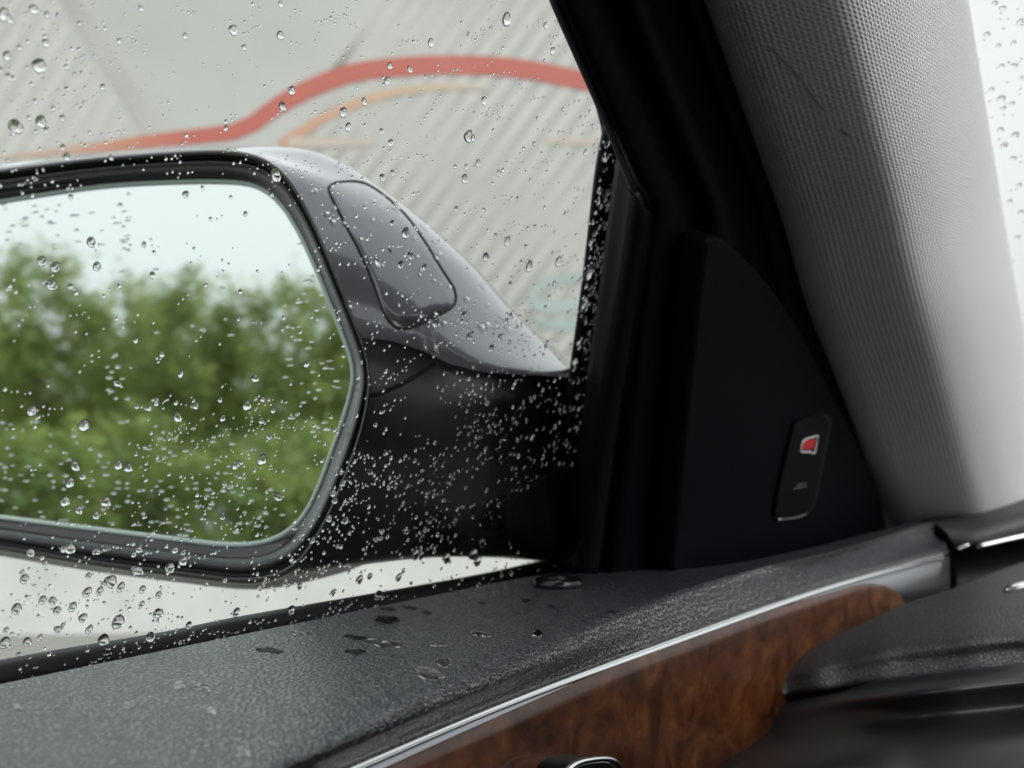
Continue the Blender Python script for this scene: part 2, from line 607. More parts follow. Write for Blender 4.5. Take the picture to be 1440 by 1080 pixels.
M['orange_paint'] = stroke_mat('orange_mural_paint', [(0.0, (0.29, 0.155, 0.10)), (0.5, (0.29, 0.20, 0.135)), (0.85, (0.28, 0.235, 0.18)), (1.0, (0.27, 0.255, 0.22))])
M['faint_orange'] = stroke_mat('faint_orange_mural_paint', [(0.0, (0.275, 0.235, 0.195)), (1.0, (0.27, 0.25, 0.22))])
M['teal'] = stroke_mat('teal_lettering_paint', [(0.0, (0.17, 0.215, 0.205)), (0.5, (0.185, 0.235, 0.222)), (1.0, (0.215, 0.255, 0.24))])
ribbon('painted_arc', [(-60, 226), (60, 215), (150, 206), (230, 196), (300, 189), (345, 180), (385, 152), (430, 127), (490, 104), (560, 94), (640, 91), (720, 95), (780, 105), (850, 119), (960, 142), (1080, 180)],
       [4, 10, 18, 23, 27, 27, 27, 27, 27, 26], M['red_paint'])['label'] = 'thick red painted arc fading to orange'
ribbon('painted_arc', [(395, 204), (425, 184), (470, 158), (520, 139), (570, 127), (620, 122), (665, 122), (690, 125)],
       [15, 14, 13, 13, 12, 12, 10, 6], M['orange_paint'], 0.0070)['label'] = 'thin orange painted arc'
ribbon('painted_line', [(405, 200), (460, 200), (530, 200)], [16, 14, 9], M['faint_orange'], 0.0074)
ribbon('painted_line', [(770, 199), (820, 199), (900, 200)], [7, 10, 12], M['faint_orange'], 0.0074)
ribbon('letter', [(872, 382), (830, 388), (795, 392), (765, 399), (749, 416), (757, 430), (785, 432), (830, 424), (872, 424)], [12, 13, 14, 14, 15, 17, 19, 16, 14], M['teal'], 0.0066)
ribbon('letter', [(748, 448), (775, 456), (800, 457), (830, 448), (872, 440)], [6, 13, 16, 13, 10], M['teal'], 0.0070)

# trees behind the car, seen in the mirror
t = NT('leaf_green')
c = t.coords()
oi = t.n('ObjectInfo')
n = t.noise(c, 2.2, 4, 0.6)
col1 = t.ramp(n, [(0.3, (0.17, 0.265, 0.085)), (0.5, (0.265, 0.34, 0.10)), (0.7, (0.38, 0.39, 0.12))])
b = t.principled(col1, 0.5)
tl = t.n('BsdfTranslucent'); t.l(col1, tl.inputs[0])
mx = t.n('MixShader'); mx.inputs[0].default_value = 0.6
t.l(b.outputs[0], mx.inputs[1]); t.l(tl.outputs[0], mx.inputs[2]); t.l(mx.outputs[0], t.out.inputs[0])
M['leaf'] = t.m
t = NT('bark')
t.principled((0.09, 0.07, 0.05), 0.85)
M['bark'] = t.m
def crown_mesh(seed, rx, rz, zc, clumps, per, leaf):
    r = random.Random(seed)
    V, F = [], []
    for k in range(clumps):
        while True:
            d = Vector((r.uniform(-1, 1), r.uniform(-1, 1), r.uniform(-1, 1)))
            if 0.15 < d.length < 1: break
        ctr = Vector((d.x * rx, d.y * rx, zc + d.z * rz * (1.0 if d.z > 0 else 0.9)))
        cr = r.uniform(0.22, 0.5) * rx * 0.75
        for q in range(per):
            e = Vector((r.gauss(0, 0.5), r.gauss(0, 0.5), r.gauss(0, 0.45)))
            p = ctr + e * cr
            a = Vector((r.gauss(0, 1), r.gauss(0, 1), r.gauss(0, 0.6))).normalized()
            bb = a.cross(Vector((r.gauss(0, 1), r.gauss(0, 1), r.gauss(0, 1)))).normalized()
            l = leaf * r.uniform(0.6, 1.3)
            i = len(V)
            V += [p - a * l, p + bb * l * 0.45, p + a * l, p - bb * l * 0.45]
            F.append((i, i + 1, i + 2, i + 3))
    return V, F
def trunk_mesh(seed, h, r0):
    r = random.Random(seed)
    V, F = [], []
    def limb(p0, p1, ra, rb):
        d = (p1 - p0).normalized()
        a = d.orthogonal().normalized(); bb = d.cross(a)
        i0 = len(V)
        for p, rr in ((p0, ra), (p0.lerp(p1, 0.5) + a * 0.04, (ra + rb) / 2), (p1, rb)):
            for k in range(7):
                q = 2 * math.pi * k / 7
                V.append(p + (a * math.cos(q) + bb * math.sin(q)) * rr)
        for j in range(2):
            for k in range(7):
                k2 = (k + 1) % 7
                F.append((i0 + j * 7 + k, i0 + j * 7 + k2, i0 + (j + 1) * 7 + k2, i0 + (j + 1) * 7 + k))
    top = Vector((r.uniform(-.2, .2), r.uniform(-.2, .2), h * 0.75))
    limb(Vector((0, 0, -0.05)), top, r0, r0 * 0.35)
    for k in range(7):
        f = r.uniform(0.35, 0.95)
        s_ = top * f
        q = r.uniform(0, 6.28)
        limb(s_, s_ + Vector((math.cos(q) * h * 0.2, math.sin(q) * h * 0.2, h * r.uniform(0.1, 0.25))), r0 * 0.4, r0 * 0.08)
    return V, F
protos = []
for i in range(3):
    cv, cf = crown_mesh(40 + i, 1.65, 2.35, 3.2, 74, 66, 0.12)
    tv, tf = trunk_mesh(60 + i, 5.6, 0.14)
    protos.append((cv, cf, tv, tf))
meshes = {}
MIR = CAM + Vector((-0.46, 0.40, 0))
def plant_tree(ang, dist, sc, kind, label, wide=1.0):
    a = R(ang)
    loc = Vector((MIR.x - math.sin(a) * dist, MIR.y - math.cos(a) * dist, 0))
    root = empty('leafy_tree', loc)
    root.rotation_euler = (0, 0, rnd.uniform(0, 6.28))
    root.scale = (sc * wide, sc * wide, sc)
    tag(root, label, 'tree', 'trees across the road, seen in the mirror')
    cv, cf, tv, tf = protos[kind]
    for nm, v, f, m in (('crown', cv, cf, M['leaf']), ('trunk', tv, tf, M['bark'])):
        if (nm, kind) not in meshes:
            o = mesh_obj(nm, v, f, m, None, nm == 'trunk')
            meshes[(nm, kind)] = o.data
        else:
            o = bpy.data.objects.new(nm, meshes[(nm, kind)])
            COL.objects.link(o)
        o.parent = root
    return root
TREES = [(51.6, 27, 1.02, 0, 'rounded green tree cut by the left edge of the mirror', 0.8),
         (47.4, 28, 1.08, 1, 'tall green tree with a pointed top at left in the mirror', 0.8),
         (42.9, 30, 1.06, 2, 'broad green tree just left of the middle of the mirror', 0.8),
         (41.0, 27, 1.06, 0, 'highest green tree in the middle of the mirror', 0.74),
         (37.0, 27, 1.02, 1, 'green tree near the right rim of the mirror', 0.8),
         (34.0, 28, 1.06, 2, 'green tree hard against the right rim of the mirror', 0.8)]
TREES += [(49.8, 36, 1.02, 2, 'darker tree filling the gap behind the left pair of trees in the mirror'),
          (45.4, 37, 0.98, 0, 'low tree filling the notch left of centre in the mirror'),
          (41.9, 36, 1.12, 1, 'tree standing behind the highest tree in the mirror'),
          (38.8, 37, 0.92, 2, 'low tree filling the notch right of centre in the mirror'),
          (35.0, 36, 1.06, 0, 'tree behind the two trees at the right rim of the mirror')]
for a in TREES: plant_tree(*a)
def bush(ang, dist, sc, seed, label):
    a = R(ang)
    V, F = crown_mesh(seed, 1.1, 0.85, 0.85, 34, 60, 0.10)
    o = mesh_obj('bush', V, F, M['leaf'], None, False)
    o.location = (MIR.x - math.sin(a) * dist, MIR.y - math.cos(a) * dist, 0)
    o.scale = (sc, sc, sc)
    tag(o, label, 'bush', 'bushes in front of the trees in the mirror')
for i, (a, d, s_, lb) in enumerate([(51.5, 20, 1.25, 'round bush at the lower left edge of the mirror'),
                                    (47.2, 19, 1.15, 'round bush left of centre low in the mirror'),
                                    (43.2, 20, 1.3, 'broad bush low in the middle of the mirror'),
                                    (39.0, 19, 1.2, 'round bush right of centre low in the mirror'),
                                    (35.0, 20, 1.3, 'round bush at the lower right rim of the mirror'),
                                    (31.0, 20, 1.2, 'bush at the far right rim of the mirror')]):
    bush(a, d, s_, 90 + i, lb)
# grass verge in front of the bushes
V, F = [], []
rg = random.Random(5)
for k in range(26000):
    a = R(rg.uniform(27, 56)); d = rg.uniform(8.5, 24)
    p = Vector((MIR.x - math.sin(a) * d, MIR.y - math.cos(a) * d, 0))
    q = rg.uniform(0, 6.28); h = rg.uniform(0.06, 0.2)
    e = Vector((math.cos(q), math.sin(q), 0)) * 0.03
    i = len(V)
    V += [p - e, p + e, p + e.cross(Vector((0, 0, 1))) * rg.uniform(-1, 1) + Vector((0, 0, h))]
    F.append((i, i + 1, i + 2))
o = mesh_obj('grass', V, F, M['leaf'], None, False)
tag(o, 'green grass verge in front of the trees in the mirror', 'grass', kind='stuff')

# ------------------------------------------------------------------ the car
car = empty('car', (0.45, 0.0, 0.0))
tag(car, 'dark car seen from inside through its rain covered side window', 'car')
E = CAM                                   # body parts are laid out from the eye

# --- body shell that shades the cabin (roof, floor, far door, rear)
def bx(name, lo, hi, mat, bevel=0.0):
    return box(name, E + Vector(lo), E + Vector(hi), mat, car, bevel)
bx('roof_rail', (-0.17, -1.7, 0.335), (0.0, 0.23, 0.37), M['headliner'])
bx('roof_rail', (0.98, -1.7, 0.335), (1.10, 0.23, 0.37), M['headliner'])
bx('roof_header', (-0.17, 0.232, 0.335), (1.10, 0.29, 0.37), M['headliner'])
bx('roof_rear', (0.002, -1.7, 0.335), (0.978, -0.9, 0.37), M['headliner'])
bx('roof_panel', (0.002, -0.898, 0.34), (0.978, 0.23, 0.37), M['headliner'])
bx('floor', (-0.32, -1.7, -0.92), (1.26, 1.25, -0.88), M['black_trim'])
bx('bulkhead', (-0.32, 1.26, -0.92), (1.26, 1.30, -0.10), M['black_trim'])
bx('far_door', (1.22, -1.7, -0.88), (1.27, 1.25, -0.09), M['black_trim'])
bx('rear_panel', (-0.32, -1.76, -0.92), (1.26, -1.71, -0.05), M['black_trim'])
bx('rear_pillar', (-0.30, -1.1, -0.08), (-0.17, -0.95, 0.333), M['black_trim'])
bx('rear_pillar', (1.10, -1.1, -0.08), (1.22, -0.95, 0.333), M['black_trim'])
bx('door_skin', (-0.36, -1.0, -0.86), (-0.335, 0.95, -0.085), M['paint'], 0.008)
bx('door_inner', (-0.325, -1.0, -0.86), (-0.27, 0.90, -0.10), M['black_trim'])
# seats (behind the eye)
for sx in (0.08, 0.75):
    bx('seat', (sx - 0.24, -0.62, -0.60), (sx + 0.24, -0.12, -0.45), M['black_trim'], 0.05)
    bx('seat_back', (sx - 0.24, -0.80, -0.45), (sx + 0.24, -0.66, 0.08), M['black_trim'], 0.05)

# --- side window glass
outl = [(-260, 1010), (0, 975), (400, 892), (830, 812), (850, 690), (880, 480), (905, 275), (858, 180), (800, 50), (760, -60), (610, -430), (300, -430), (-260, -430)]
P3 = [glass(x, y, 0.0) for x, y in outl]
side_window = plate('side_window', P3, GN, 0.004, M['pane'], car)

# --- door top pad: level shelf with a rolled edge
N = 60
def zc(pts, z):
    return [onz(x, y, z) for x, y in px_spline(pts, N)]
back = zc([(-330, 1030), (0, 962), (400, 880), (780, 805), (900, 801), (1000, 797), (1120, 775), (1246, 744), (1295, 733)], -0.0710)
mid = zc([(-30, 1110), (200, 1030), (450, 960), (700, 890), (900, 838), (1050, 802), (1150, 782), (1250, 752), (1303, 734)], -0.0706)
pre = zc([(270, 1110), (350, 1077), (475, 1021), (605, 965), (720, 915), (850, 868), (1000, 818), (1150, 777), (1250, 750), (1311, 735)], -0.0706)
hil = zc([(335, 1115), (420, 1080), (600, 999), (720, 945), (845, 890), (970, 843), (1095, 802), (1220, 766), (1318, 741)], -0.0736)
lo1 = zc([(400, 1105), (600, 1016), (720, 967), (845, 917), (970, 870), (1095, 828), (1220, 790), (1325, 755)], -0.0795)
lo2 = zc([(440, 1100), (480, 1080), (720, 980), (970, 887), (1140, 829), (1330, 773)], -0.0835)
under = [p + Vector((-0.012, 0, -0.004)) for p in lo2]
door_pad = loft('door_pad', [back, mid, pre, hil, lo1, lo2, under], M['pad'], car, 0, False, 6)

# --- chrome strip and aluminium band under the roll
chT = zc([(440, 1100), (480, 1081), (720, 981), (970, 888), (1140, 830), (1333, 774)], -0.0837)
def below(curve, dz, dx=0.0):
    return [p + Vector((dx, 0, -dz)) for p in curve]
XW = None
def dropto(pts, ref):                    # same vertical surface as the strip's lower edge: keep each point's x from ref curve
    out = []
    xs = [(p - CAM).y for p in ref]
    for x, y in px_spline(pts, N):
        r = ray(x, y)
        # march until x matches the ref curve at that y
        lo_, hi_ = 0.15, 1.3
        for it in range(40):
            m_ = (lo_ + hi_) / 2
            p = CAM + r * m_
            yy = (p - CAM).y
            k = min(range(len(xs)), key=lambda i: abs(xs[i] - yy))
            k2 = min(len(xs) - 1, k + 1) if yy > xs[k] else max(0, k - 1)
            den = xs[k2] - xs[k]
            f = (yy - xs[k]) / den if abs(den) > 1e-9 else 0
            f = max(-3, min(3, f))
            rx = ref[k].x + (ref[k2].x - ref[k].x) * f
            if p.x > rx: lo_ = m_
            else: hi_ = m_
        out.append(CAM + r * ((lo_ + hi_) / 2))
    return out
chM = dropto([(470, 1100), (505, 1083), (720, 991), (980, 896), (1172, 828), (1333, 784)], [p + Vector((0.0013, 0, 0)) for p in chT])
loft('chrome_strip', [[p + Vector((-0.008, 0, 0.0015)) for p in chT], chT, [a.lerp(b_, 0.5) + Vector((0.0003, 0, 0)) for a, b_ in zip(chT, chM)], chM, [p + Vector((-0.006, 0, 0)) for p in chM]], M['chrome'], car, 0, False, 3)
REFW = [p + Vector((-0.001, 0, 0)) for p in chM]
alB = dropto([(490, 1115), (560, 1086), (720, 1010), (870, 946), (980, 908), (1076, 872), (1172, 846), (1262, 872), (1333, 868)], REFW)
alT = dropto([(470, 1100), (505, 1083), (720, 991), (980, 896), (1172, 828), (1333, 784)], REFW)
loft('aluminium_band', [alT, [a.lerp(b_, 0.5) for a, b_ in zip(alT, alB)], alB], M['alu'], car, 0.002)
# --- burl wood panel, in front of the band's lower part
wT = [(470, 1125), (530, 1088), (720, 1001), (870, 936), (980, 896), (1076, 862), (1172, 833), (1213, 822), (1245, 823), (1264, 835), (1276, 852)]
wB = [(600, 1230), (700, 1230), (800, 1225), (900, 1200), (1000, 1160), (1080, 1110), (1140, 1040), (1190, 980), (1230, 930), (1262, 890), (1284, 870)]
ref2 = [p + Vector((0.0015, 0, 0)) for p in REFW]
ct, cb = dropto(wT, ref2), dropto(wB, ref2)
rows = []
for k in range(7):
    f = k / 6
    rows.append([a.lerp(b_, f) + Vector((0.003 * math.sin(math.pi * min(1, f * 1.2) * 0.5), 0, 0)) for a, b_ in zip(ct, cb)])
loft('wood_trim', [[p + Vector((-0.003, 0, 0)) for p in ct]] + rows, M['wood'], car, 0, False, 2)

# --- door pull at the bottom edge: chrome rim round a dark cup
def oval(cx, cy, rx, ry, n, ref, dx, tilt=0.0):
    pts = []
    for k in range(n):
        q = 2 * math.pi * k / n
        ex = 2.6
        cx_, sy_ = math.cos(q), math.sin(q)
        x = math.copysign(abs(cx_) ** (2 / ex), cx_) * rx
        y = math.copysign(abs(sy_) ** (2 / ex), sy_) * ry
        pts.append((cx + x, cy + y - x * tilt))
    xr = sum(p.x for p in ref) / len(ref) + dx
    return [on(x, y, Vector((xr, 0, 0)), Vector((1, 0, 0))) for x, y in pts]
hp = oval(829, 1095, 40, 27, 40, ref2, 0.012, 0.12)
hd = plate('door_handle', hp, Vector((1, 0, 0)), 0.014, M['satin_black'], car, 0.002)
tube('handle_rim', [p + Vector((0.001, 0, 0)) for p in hp], 0.0011, M['chrome'], hd, 8, True)

# --- lock grommet on the pad
gc = onz(785, 824, -0.0706)
gm = []
Vt, Ft = [], []
for i in range(36):
    q = 2 * math.pi * i / 36
    for k in range(10):
        s_ = 2 * math.pi * k / 10
        rr = 0.0072 + 0.0024 * math.cos(s_)
        Vt.append(gc + Vector((math.cos(q) * rr, math.sin(q) * rr, 0.0012 + 0.0022 * math.sin(s_))))
for i in range(36):
    for k in range(10):
        i2, k2 = (i + 1) % 36, (k + 1) % 10
        Ft.append((i * 10 + k, i2 * 10 + k, i2 * 10 + k2, i * 10 + k2))
grom = mesh_obj('lock_grommet', Vt, Ft, M['gloss_black'], car)
Vd = [gc + Vector((math.cos(2 * math.pi * i / 24) * 0.0055, math.sin(2 * math.pi * i / 24) * 0.0055, zz)) for zz in (0.0, 0.0022) for i in range(24)]
Fd = [tuple(range(24, 48))] + [(i, (i + 1) % 24, 24 + (i + 1) % 24, 24 + i) for i in range(24)]
mesh_obj('lock_pin', Vd, Fd, M['gloss_black'], grom, False)

# --- window seals
seal = [(-330, 1005), (0, 939), (200, 904), (300, 883), (397, 865), (560, 836), (687, 812), (767, 793), (800, 785)]
seal_lo = [(-330, 1045), (0, 978), (200, 936), (400, 894), (600, 852), (790, 812)]
cu = [glass(x, y, -0.010) for x, y in px_spline(seal, 40)]
cl_ = [glass(x, y, -0.010) for x, y in px_spline(seal_lo, 40)]
loft('belt_seal', [[p + LOOK * 0.012 for p in cu], cu, [a.lerp(b_, 0.5) + GN * 0.003 for a, b_ in zip(cu, cl_)], cl_], M['rubber'], car, 0.001, False, 3)
# vertical run channel: outside the glass (drops lie in front of it) and inside
voL = px_spline([(858, 160), (851, 189), (840, 250), (822, 400), (800, 560), (786, 690), (776, 800)], 40)
voR = px_spline([(905, 240), (898, 270), (880, 340), (862, 430), (842, 570), (828, 690), (816, 812)], 40)
c1 = [glass(x, y, -0.009) for x, y in voL]
c2 = [glass(x, y, -0.009) for x, y in voR]
loft('run_channel', [[p + LOOK * 0.02 for p in c1], c1, [a.lerp(b_, .5) + GN * 0.002 for a, b_ in zip(c1, c2)], c2], M['rubber'], car, 0.001, False, 3)
viL = px_spline([(868, 222), (859, 290), (842, 420), (823, 560), (808, 680), (796, 800)], 40)
viR = px_spline([(892, 255), (884, 300), (867, 400), (848, 520), (826, 670), (806, 806)], 40)
c1 = [glass(x, y, 0.003) for x, y in viL]
c2 = [glass(x, y, 0.016) for x, y in viR]
loft('inner_seal', [c1, [a.lerp(b_, .5) + GN * 0.004 for a, b_ in zip(c1, c2)], c2], M['rubber'], car, 0.001, False, 4)

# --- window frame: dark moulded frame with folds, from the glass edge to the pillar trim
fL = px_spline([(762, -30), (775, 0), (812, 85), (850, 172), (885, 250), (906, 292), (893, 400), (878, 500), (863, 610), (848, 710), (836, 808)], 60)
fR = px_spline([(980, -30), (992, 0), (1045, 150), (1098, 300), (1135, 425), (1175, 530), (1215, 640), (1240, 710), (1250, 765)], 60)
def uptop(pts, sx, n=16, dy=400):        # carry an outline on above the picture, towards the roof
    x0, y0 = pts[0]
    return [(x0 - sx * dy * (1 - k / n), y0 - dy * (1 - k / n)) for k in range(n)] + pts
fL, fR = uptop(fL, 0.40), uptop(fR, 0.36)
prof = [(0.0, 0.012), (0.05, 0.026), (0.14, 0.030), (0.38, 0.030), (0.50, 0.036), (0.60, 0.036), (0.66, 0.030), (0.80, 0.030), (0.9, 0.034), (1.0, 0.028)]
rows = []
for f, o_ in prof:
    rows.append([glass(a[0] + (b_[0] - a[0]) * f, a[1] + (b_[1] - a[1]) * f, o_) for a, b_ in zip(fL, fR)])
frame = loft('window_frame', rows, M['black_trim'], car, 0, False, 3)
bk = px_spline([(626, -420), (780, -30), (792, 0), (830, 85), (860, 172), (864, 230), (850, 330), (838, 400), (816, 560), (801, 690), (793, 812)], 40) + [(1000, 830), (1290, 790)] + px_spline([(1290, 740), (1190, 520), (1110, 300), (1045, 120), (990, -30), (846, -420)], 24)
plate('frame_backing', [glass(x, y, -0.020) for x, y in bk], GN, 0.006, M['rubber'], frame)  # unseen plate added behind the gaps to block light leaks
# pale edge line of the frame along the slanting top, then the grey flank beside the seal
e1 = px_spline([(608, -430), (768, -30), (778, 0), (815, 85), (853, 172), (880, 240), (893, 268)], 40)
tube('frame_lip', [glass(x, y, 0.024) for x, y in e1], 0.0013, M['lip'], frame, 8)
kL = px_spline([(884, 266), (870, 370), (850, 490), (828, 640), (806, 806)], 40)
kR = px_spline([(912, 298), (899, 390), (884, 490), (866, 610), (840, 806)], 40)
loft('frame_flank', [[glass(x, y, 0.018) for x, y in kL], [glass((a[0] + b_[0]) / 2, (a[1] + b_[1]) / 2, 0.026) for a, b_ in zip(kL, kR)], [glass(x, y, 0.0275) for x, y in kR]], M['grey_trim'], frame, 0.001, False, 3)

# --- sail panel with the warning button
SO = 0.044
sail_px = px_spline([(993, 352), (996, 338), (1006, 331), (1022, 338), (1058, 372), (1092, 412), (1130, 472), (1160, 530), (1190, 590), (1215, 642), (1236, 697), (1247, 742)], 40) + \
          px_spline([(1240, 752), (1120, 782), (1000, 802), (948, 806)], 12) + px_spline([(946, 800), (957, 680), (973, 520), (984, 420), (991, 362)], 16)
sail = plate('sail_panel', [glass(x, y, SO) for x, y in sail_px], GN, 0.012, M['black_trim'], car, 0.0022, 4)
btn_px = [(1116, 606), (1120, 597), (1128, 591), (1152, 585), (1162, 586), (1166, 592), (1165, 606), (1152, 676), (1146, 704), (1140, 716), (1130, 723), (1102, 730), (1093, 728), (1091, 719), (1096, 690), (1106, 645)]
btn_px = closed_px(btn_px, 48)
cx_, cy_ = 1129, 658
ring = [(cx_ + (x - cx_) * 1.07, cy_ + (y - cy_) * 1.035) for x, y in btn_px]
plate('button_recess', [glass(x, y, SO + 0.0006) for x, y in ring], GN, 0.0005, M['rubber'], sail)
plate('warning_button', [glass(x, y, SO + 0.0020) for x, y in btn_px], GN, 0.0013, M['button'], sail, 0.0008)
tube('button_edge', [glass(x, y, SO + 0.0016) for x, y in px_spline([(1095, 730), (1108, 729.5), (1122, 727), (1135, 722)], 12)], 0.00045, M['chrome'], sail, 6)
tube('button_edge', [glass(x, y, SO + 0.0018) for x, y in px_spline([(1120, 595), (1128, 590), (1145, 586.5), (1158, 585)], 12)], 0.0003, M['grey_trim'], sail, 6)
sym = [(1126, 635), (1127.5, 626), (1130, 620), (1134, 617), (1150, 613), (1148.5, 624), (1147, 632), (1145, 637.5), (1141, 637.5), (1139.5, 635), (1132, 636)]
tube('warning_symbol', [glass(x, y, SO + 0.0023) for x, y in sym], 0.00034, M['white_print'], sail, 6, True)
plate('warning_lamp', [glass(x, y, SO + 0.0022) for x, y in [(1128.6, 632.6), (1131, 622.5), (1134, 620.3), (1147, 617), (1144, 630.5), (1138, 632)]], GN, 0.0001, M['red_print'], sail)
M['dark_red'] = flat_paint('dark_red_print', (0.20, 0.01, 0.015), 0.4)
for a_, b_ in (((1131.5, 626.8), (1137, 625.3)), ((1139, 624.6), (1144.2, 623.3)), ((1132, 631), (1143, 628.2))):
    tube('lamp_mark', [glass(*a_, SO + 0.0024), glass(*b_, SO + 0.0024)], 0.00022, M['dark_red'], sail, 6)
for x0, y0, x1, y1, k in ((1121, 682, 1134.5, 679, 4), (1116.5, 687.3, 1134.5, 683.3, 6)):
    for i in range(k):
        fa, fb = i / k + 0.02, (i + 0.78) / k
        tube('lettering', [glass(x0 + (x1 - x0) * fa, y0 + (y1 - y0) * fa, SO + 0.0022), glass(x0 + (x1 - x0) * fb, y0 + (y1 - y0) * fb, SO + 0.0022)], 0.00014, M['grey_print'], sail, 5)

# --- A pillar trim in woven fabric
pl = [(980, -30), (992, 0), (1045, 150), (1098, 300), (1135, 425), (1178, 535), (1220, 645), (1252, 735), (1270, 790)]
pr = [(1356, -30), (1362, 0), (1380, 110), (1398, 220), (1416, 330), (1436, 440), (1458, 560), (1480, 680), (1500, 790)]
pL, pR = px_spline(pl, 70), px_spline(pr, 70)
dl = [(glass(x, y, 0.030) - CAM).dot(LOOK) for x, y in pL]
# across: fraction, push towards the viewer (m)
NP = len(pL)
pL, pR = uptop(pL, 0.36), uptop(pR, 0.20)
dl = [(glass(x, y, 0.030) - CAM).dot(LOOK) for x, y in pL]
acr = [(-0.05, -0.05), (-0.012, -0.014), (0.0, 0.0), (0.10, 0.014), (0.25, 0.024), (0.42, 0.034), (0.52, 0.037), (0.62, 0.032), (0.75, 0.018), (0.88, -0.006), (0.97, -0.032), (1.0, -0.052), (0.99, -0.075)]
rows = []
for f, push in acr:
    row = []
    for i, (a, b_) in enumerate(zip(pL, pR)):
        s_ = max(0, i - 16) / 69
        d = dl[i] * (1.0 + 0.06 * f * (1 - s_)) - push * (0.85 + 0.5 * s_)
        row.append(W(a[0] + (b_[0] - a[0]) * f, a[1] + (b_[1] - a[1]) * f, d))
    rows.append(row)
pillar = loft('pillar_trim', rows, M['fabric'], car, 0, False, 4)
bv_p = BVHTree.FromPolygons([v.co.copy() for v in pillar.data.vertices], [tuple(p.vertices) for p in pillar.data.polygons])
def shoot(bv, px, py, lift=0.0):
    d = ray(px, py)
    h = bv.ray_cast(CAM, d.normalized())
    if h[0] is None: return None
    return h[0] - d.normalized() * lift
cr = [shoot(bv_p, x, y, 0.0002) for x, y in px_spline([(1084, 66), (1105, 88), (1128, 112), (1146, 140), (1160, 156)], 20)]
tube('crease', [p for p in cr if p], 0.00022, M['crease'], pillar, 6)
cr = [shoot(bv_p, x, y, 0.0002) for x, y in px_spline([(1183, 181), (1190, 187), (1197, 189)], 8)]
tube('crease', [p for p in cr if p], 0.0005, M['crease'], pillar, 6)

# --- windshield
wsl = [p for p in rows[-2]]
wsl = [p + LOOK * 0.004 for p in wsl]
wsr = [p + Vector((1.22, 0.10, 0.0)) for p in wsl]
wsc = [a.lerp(b_, 0.5) + Vector((0, 0.05, 0)) for a, b_ in zip(wsl, wsr)]
windshield = loft('windshield', [wsl, wsc, wsr], M['laminated'], car, 0, False, 6)

# --- upper dash
def row(pts, n=30):                       # (px, py, depth) polyline
    return spline([W(*p) for p in pts], n)
dA = row([(1276, 724, 0.93), (1330, 706, 0.95), (1440, 673, 0.99), (1600, 630, 1.05)])
dB = row([(1300, 731, 0.84), (1352, 722, 0.84), (1440, 700, 0.85), (1600, 665, 0.86)])
dC = row([(1318, 738, 0.80), (1366, 733, 0.80), (1440, 714, 0.80), (1600, 680, 0.80)])
dD = row([(1334, 752, 0.79), (1372, 747, 0.785), (1440, 728, 0.785), (1600, 695, 0.785)])
dE = row([(1345, 770, 0.79), (1376, 766, 0.785), (1440, 749, 0.785), (1600, 716, 0.785)])
dF = row([(1346, 774, 0.81), (1377, 770, 0.81), (1440, 753, 0.81), (1600, 720, 0.81)])
dash = loft('dashboard', [dA, dB, dC, dD, dE, dF], M['dash'], car, 0, False, 5)
# end cheek of the dash facing the door
ck = [p[0] for p in (dA, dB, dC, dD, dE)] + [W(1345, 850, 0.80), W(1276, 850, 0.93)]
mesh_obj('dash_cheek', ck + [p + Vector((-0.004, 0.01, 0)) for p in ck], [tuple(range(7)), tuple(range(13, 6, -1))] + [(i, 7 + i, 7 + (i + 1) % 7, (i + 1) % 7) for i in range(7)], M['rubber'], dash, False)
tube('dash_strip', row([(1374, 769, 0.784), (1400, 763, 0.784), (1440, 754, 0.784), (1600, 720, 0.784)]), 0.0019, M['chrome'], dash, 10)
tube('dash_clip', row([(1346, 773, 0.786), (1354, 769, 0.786), (1362, 765.5, 0.786)], 8), 0.0016, M['chrome'], dash, 8)
# dark face under it (vent recess)
f0 = row([(1340, 776, 0.81), (1440, 757, 0.81), (1600, 724, 0.81)])
f1 = row([(1335, 880, 0.80), (1440, 870, 0.80), (1600, 850, 0.80)])
loft('vent_recess', [f0, f1], M['rubber'], dash, 0.003)
# --- lower dash: grained shelf that laps over the wood, its front lip, and the column shroud below
def rowi(pts, per=7):                     # evenly indexed spline, so that rows stay matched
    P = [W(*p) for p in pts]
    Q = [P[0] * 2 - P[1]] + P + [P[-1] * 2 - P[-2]]
    out = []
    for i in range(1, len(Q) - 2):
        a, b, c, d = Q[i - 1], Q[i], Q[i + 1], Q[i + 2]
        for k in range(per):
            t = k / per
            out.append(0.5 * ((2 * b) + (c - a) * t + (2 * a - 5 * b + 4 * c - d) * t * t + (3 * b - a - 3 * c + d) * t ** 3))
    return out + [P[-1]]
XS = [1092, 1108, 1146, 1184, 1235, 1272, 1328, 1373, 1440, 1600]
Y0 = [948, 932, 909, 889, 866, 849, 832, 815, 790, 740]
Y1 = [951, 940, 924, 909, 893, 881, 869, 858, 842, 806]
Y2 = [955, 948, 937, 926, 914, 907, 900, 894, 886, 868]
Y3 = [962, 957, 949, 942, 935, 930, 925, 920, 913, 897]
Y4 = [977, 974, 970, 965, 959, 955, 950, 946, 940, 925]
def shelf(ys, dz, dd=0.0, ref=None):
    out = []
    for k, x in enumerate(XS):
        z = (0.1165, 0.1130, 0.1065, 0.1015, 0.0965, 0.094, 0.091, 0.0885, 0.086, 0.080)[k] + dz * min(1, k / 3)
        out.append((x, ys[k], z * 1900 / ((ref or ys)[k] - 568) + dd))
    return rowi(out)
s0, s1, s2 = shelf(Y0, 0.0), shelf(Y1, 0.0012), shelf(Y2, 0.004)
